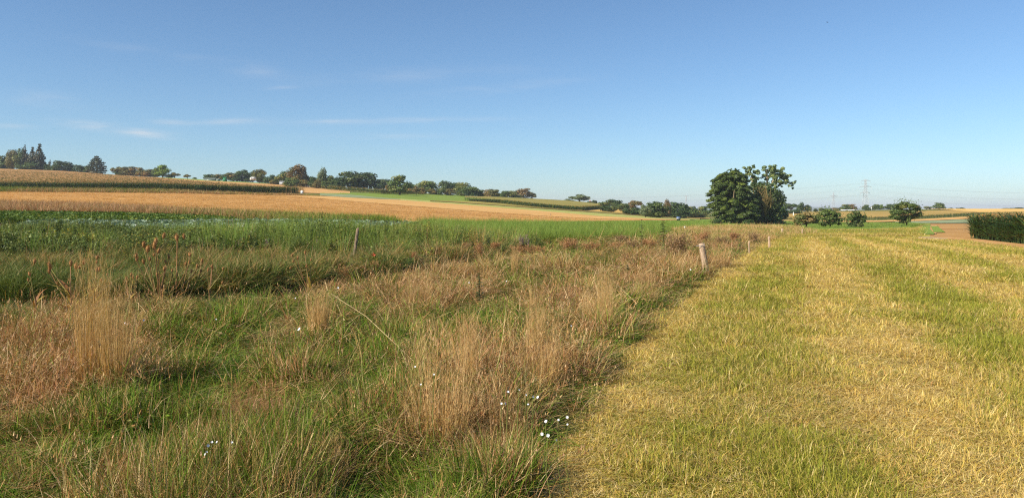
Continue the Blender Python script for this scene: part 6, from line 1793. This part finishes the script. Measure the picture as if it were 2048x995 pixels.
def pylon(u, Y, vtop, arms, wb, wt, label, z0=None, th=.2):
    X = (u - 1024) / FPX * Y; z0 = float(H(X, Y)) if z0 is None else z0
    h = zz(vtop, Y) - z0
    e = empty('pylon', (X, Y, z0), .15, label, 'pylon', 'electricity pylons on the horizon')
    half = lambda t: (wb * (1 - t) ** 1.25 + wt) / 2
    mb = MB(); N = 13; ts = np.linspace(0, 1, N)
    cs = [(-1, -1), (1, -1), (1, 1), (-1, 1)]
    for sx, sy in cs: tube(mb, [(sx * half(t), sy * half(t), t * h) for t in ts], th, 4)
    for i in range(N - 1):
        a, b = half(ts[i]), half(ts[i + 1])
        for k in range(4):
            (x0, y0), (x1, y1) = cs[k], cs[(k + 1) % 4]
            tube(mb, [(x0 * a, y0 * a, ts[i] * h), (x1 * b, y1 * b, ts[i + 1] * h)], th * .55, 3, cap=False); tube(mb, [(x1 * a, y1 * a, ts[i] * h), (x0 * b, y0 * b, ts[i + 1] * h)], th * .55, 3, cap=False)
    obj('lattice_mast', mb.mesh('lattice_mast', m_steel), e)
    tips = []
    for va, lu, ru in arms:
        zl = zz(va, Y) - z0; ab = MB()
        for x in (lu, ru):
            L = (x - u) / FPX * Y; q = half(min(.98, zl / h))
            for sy in (-1, 1):
                tube(ab, [(math.copysign(q, L), sy * q, zl), (L, 0, zl + .2)], th * .7, 4); tube(ab, [(math.copysign(q, L), sy * q, zl + 1.8), (L, 0, zl + .2)], th * .5, 4)
            for f in (.35, .7): tube(ab, [(L * f, q * (1 - f), zl + .1), (L * f, q * (1 - f) * .8, zl + 1.8 * (1 - f) + .2)], th * .4, 3)
        arm = obj('cross_arm', ab.mesh('cross_arm', m_steel), e)
        for x in (lu, ru):
            L = (x - u) / FPX * Y; ib = MB(); tube(ib, [(L, 0, zl + .1), (L, 0, zl - 3.4)], th * .8, 6); obj('insulator', ib.mesh('insulator', m_steel), arm)
            tips.append(Vector((X + L, Y, z0 + zl - 3.4)))
    return tips


ARMS = [(361.5, 1721.5, 1741), (373.5, 1717, 1744), (385.5, 1720, 1740.5)]
t1 = pylon(1731, 1150, 359, ARMS, 6.8, 1.6, 'tall lattice pylon with three cross arms on the olive hill skyline', -1.0, .22)
X2 = (2620 - 1024) / FPX * 820
k = 1150 / 820
arms2 = [(V0 + (va - V0) * k, 2620 + (l - 1731) * k, 2620 + (r - 1731) * k) for va, l, r in ARMS]
t2 = pylon(2620, 820, V0 + (359 - V0) * k, arms2, 6.8, 1.6, 'next lattice pylon of the line, standing closer beyond the maize block', -1.0, .22)
pylon(1667, 2100, 385, [(391.5, 1658.5, 1675.5), (393, 1661, 1673)], 7, 1.8, 'smaller distant pylon with one wide arm behind the orchard', -5.0, .3)
pylon(1372.5, 2300, 390.5, [(391.5, 1368.5, 1377)], 7, 1.8, 'distant pylon above the valley wood, beside the layered tree', -8.0, .3)
t3 = [Vector((p.x - 760, p.y + 700, p.z - 6)) for p in t1]
nm = ['top', 'top', 'middle', 'middle', 'lowest', 'lowest']
for j, (A, B, C) in enumerate(zip(t1, t2, t3)):
    for far, (E, sag) in enumerate(((B, 17.0), (C, 16.0))):
        mb = MB(); pts = []
        for t in np.linspace(0, 1, 25): q = A.lerp(E, t) - A; pts.append((q.x, q.y, q.z - sag * 4 * t * (1 - t)))
        tube(mb, pts, .045, 4, cap=False)
        o = obj('power_cable', mb.mesh('power_cable', m_cable), None, A)
        tag(o, '%s cable from the tall pylon, %s arm tip, running %s' % (nm[j], 'orchard side' if j % 2 == 0 else 'maize side', 'off behind trees' if far else 'over the maize'), 'power cable', 'high voltage cables of the tall pylon')

# ------------------------------------------------------------------ birds
for u, v, Y, lb in ((50.5, 284, 300, 'tiny bird above the tall spruces'), (1655, 45, 160, 'tiny bird high in the blue sky'), (254, 238, 260, 'tiny bird near the white cloud streak')):
    e = empty('flying_bird', ((u - 1024) / FPX * Y, Y, zz(v, Y)), .6, lb, 'bird', 'birds in the sky')
    mb = MB(); tube(mb, [(0, -.16, 0), (0, -.05, .01), (0, .08, .02), (0, .2, 0)], (.01, .05, .05, .015), 6); obj('body', mb.mesh('body', m_black, True), e)
    for s in (-1, 1):
        mb = MB(); mb.add([(0, .08, .03), (s * .22, .10, .1), (s * .42, .0, .06), (s * .2, -.04, .09), (0, -.06, .03)], [(0, 1, 3), (1, 2, 3), (0, 3, 4)]); obj('wing', mb.mesh('wing', m_black), e)

# ------------------------------------------------------------------ the air
hm = bpy.data.materials.new('haze'); hm.use_nodes = True
for n_ in list(hm.node_tree.nodes): hm.node_tree.nodes.remove(n_)
ho = hm.node_tree.nodes.new('ShaderNodeOutputMaterial'); hv = hm.node_tree.nodes.new('ShaderNodeVolumePrincipled')
hv.inputs['Color'].default_value = (.86, .92, 1.0, 1); hv.inputs['Density'].default_value = 0.00014
hm.node_tree.links.new(hv.outputs[0], ho.inputs['Volume'])
mb = MB(); box(mb, (0, 0, 5), (300000, 30000, 94)); o = obj('haze', mb.mesh('haze', hm)); o['kind'] = 'stuff'
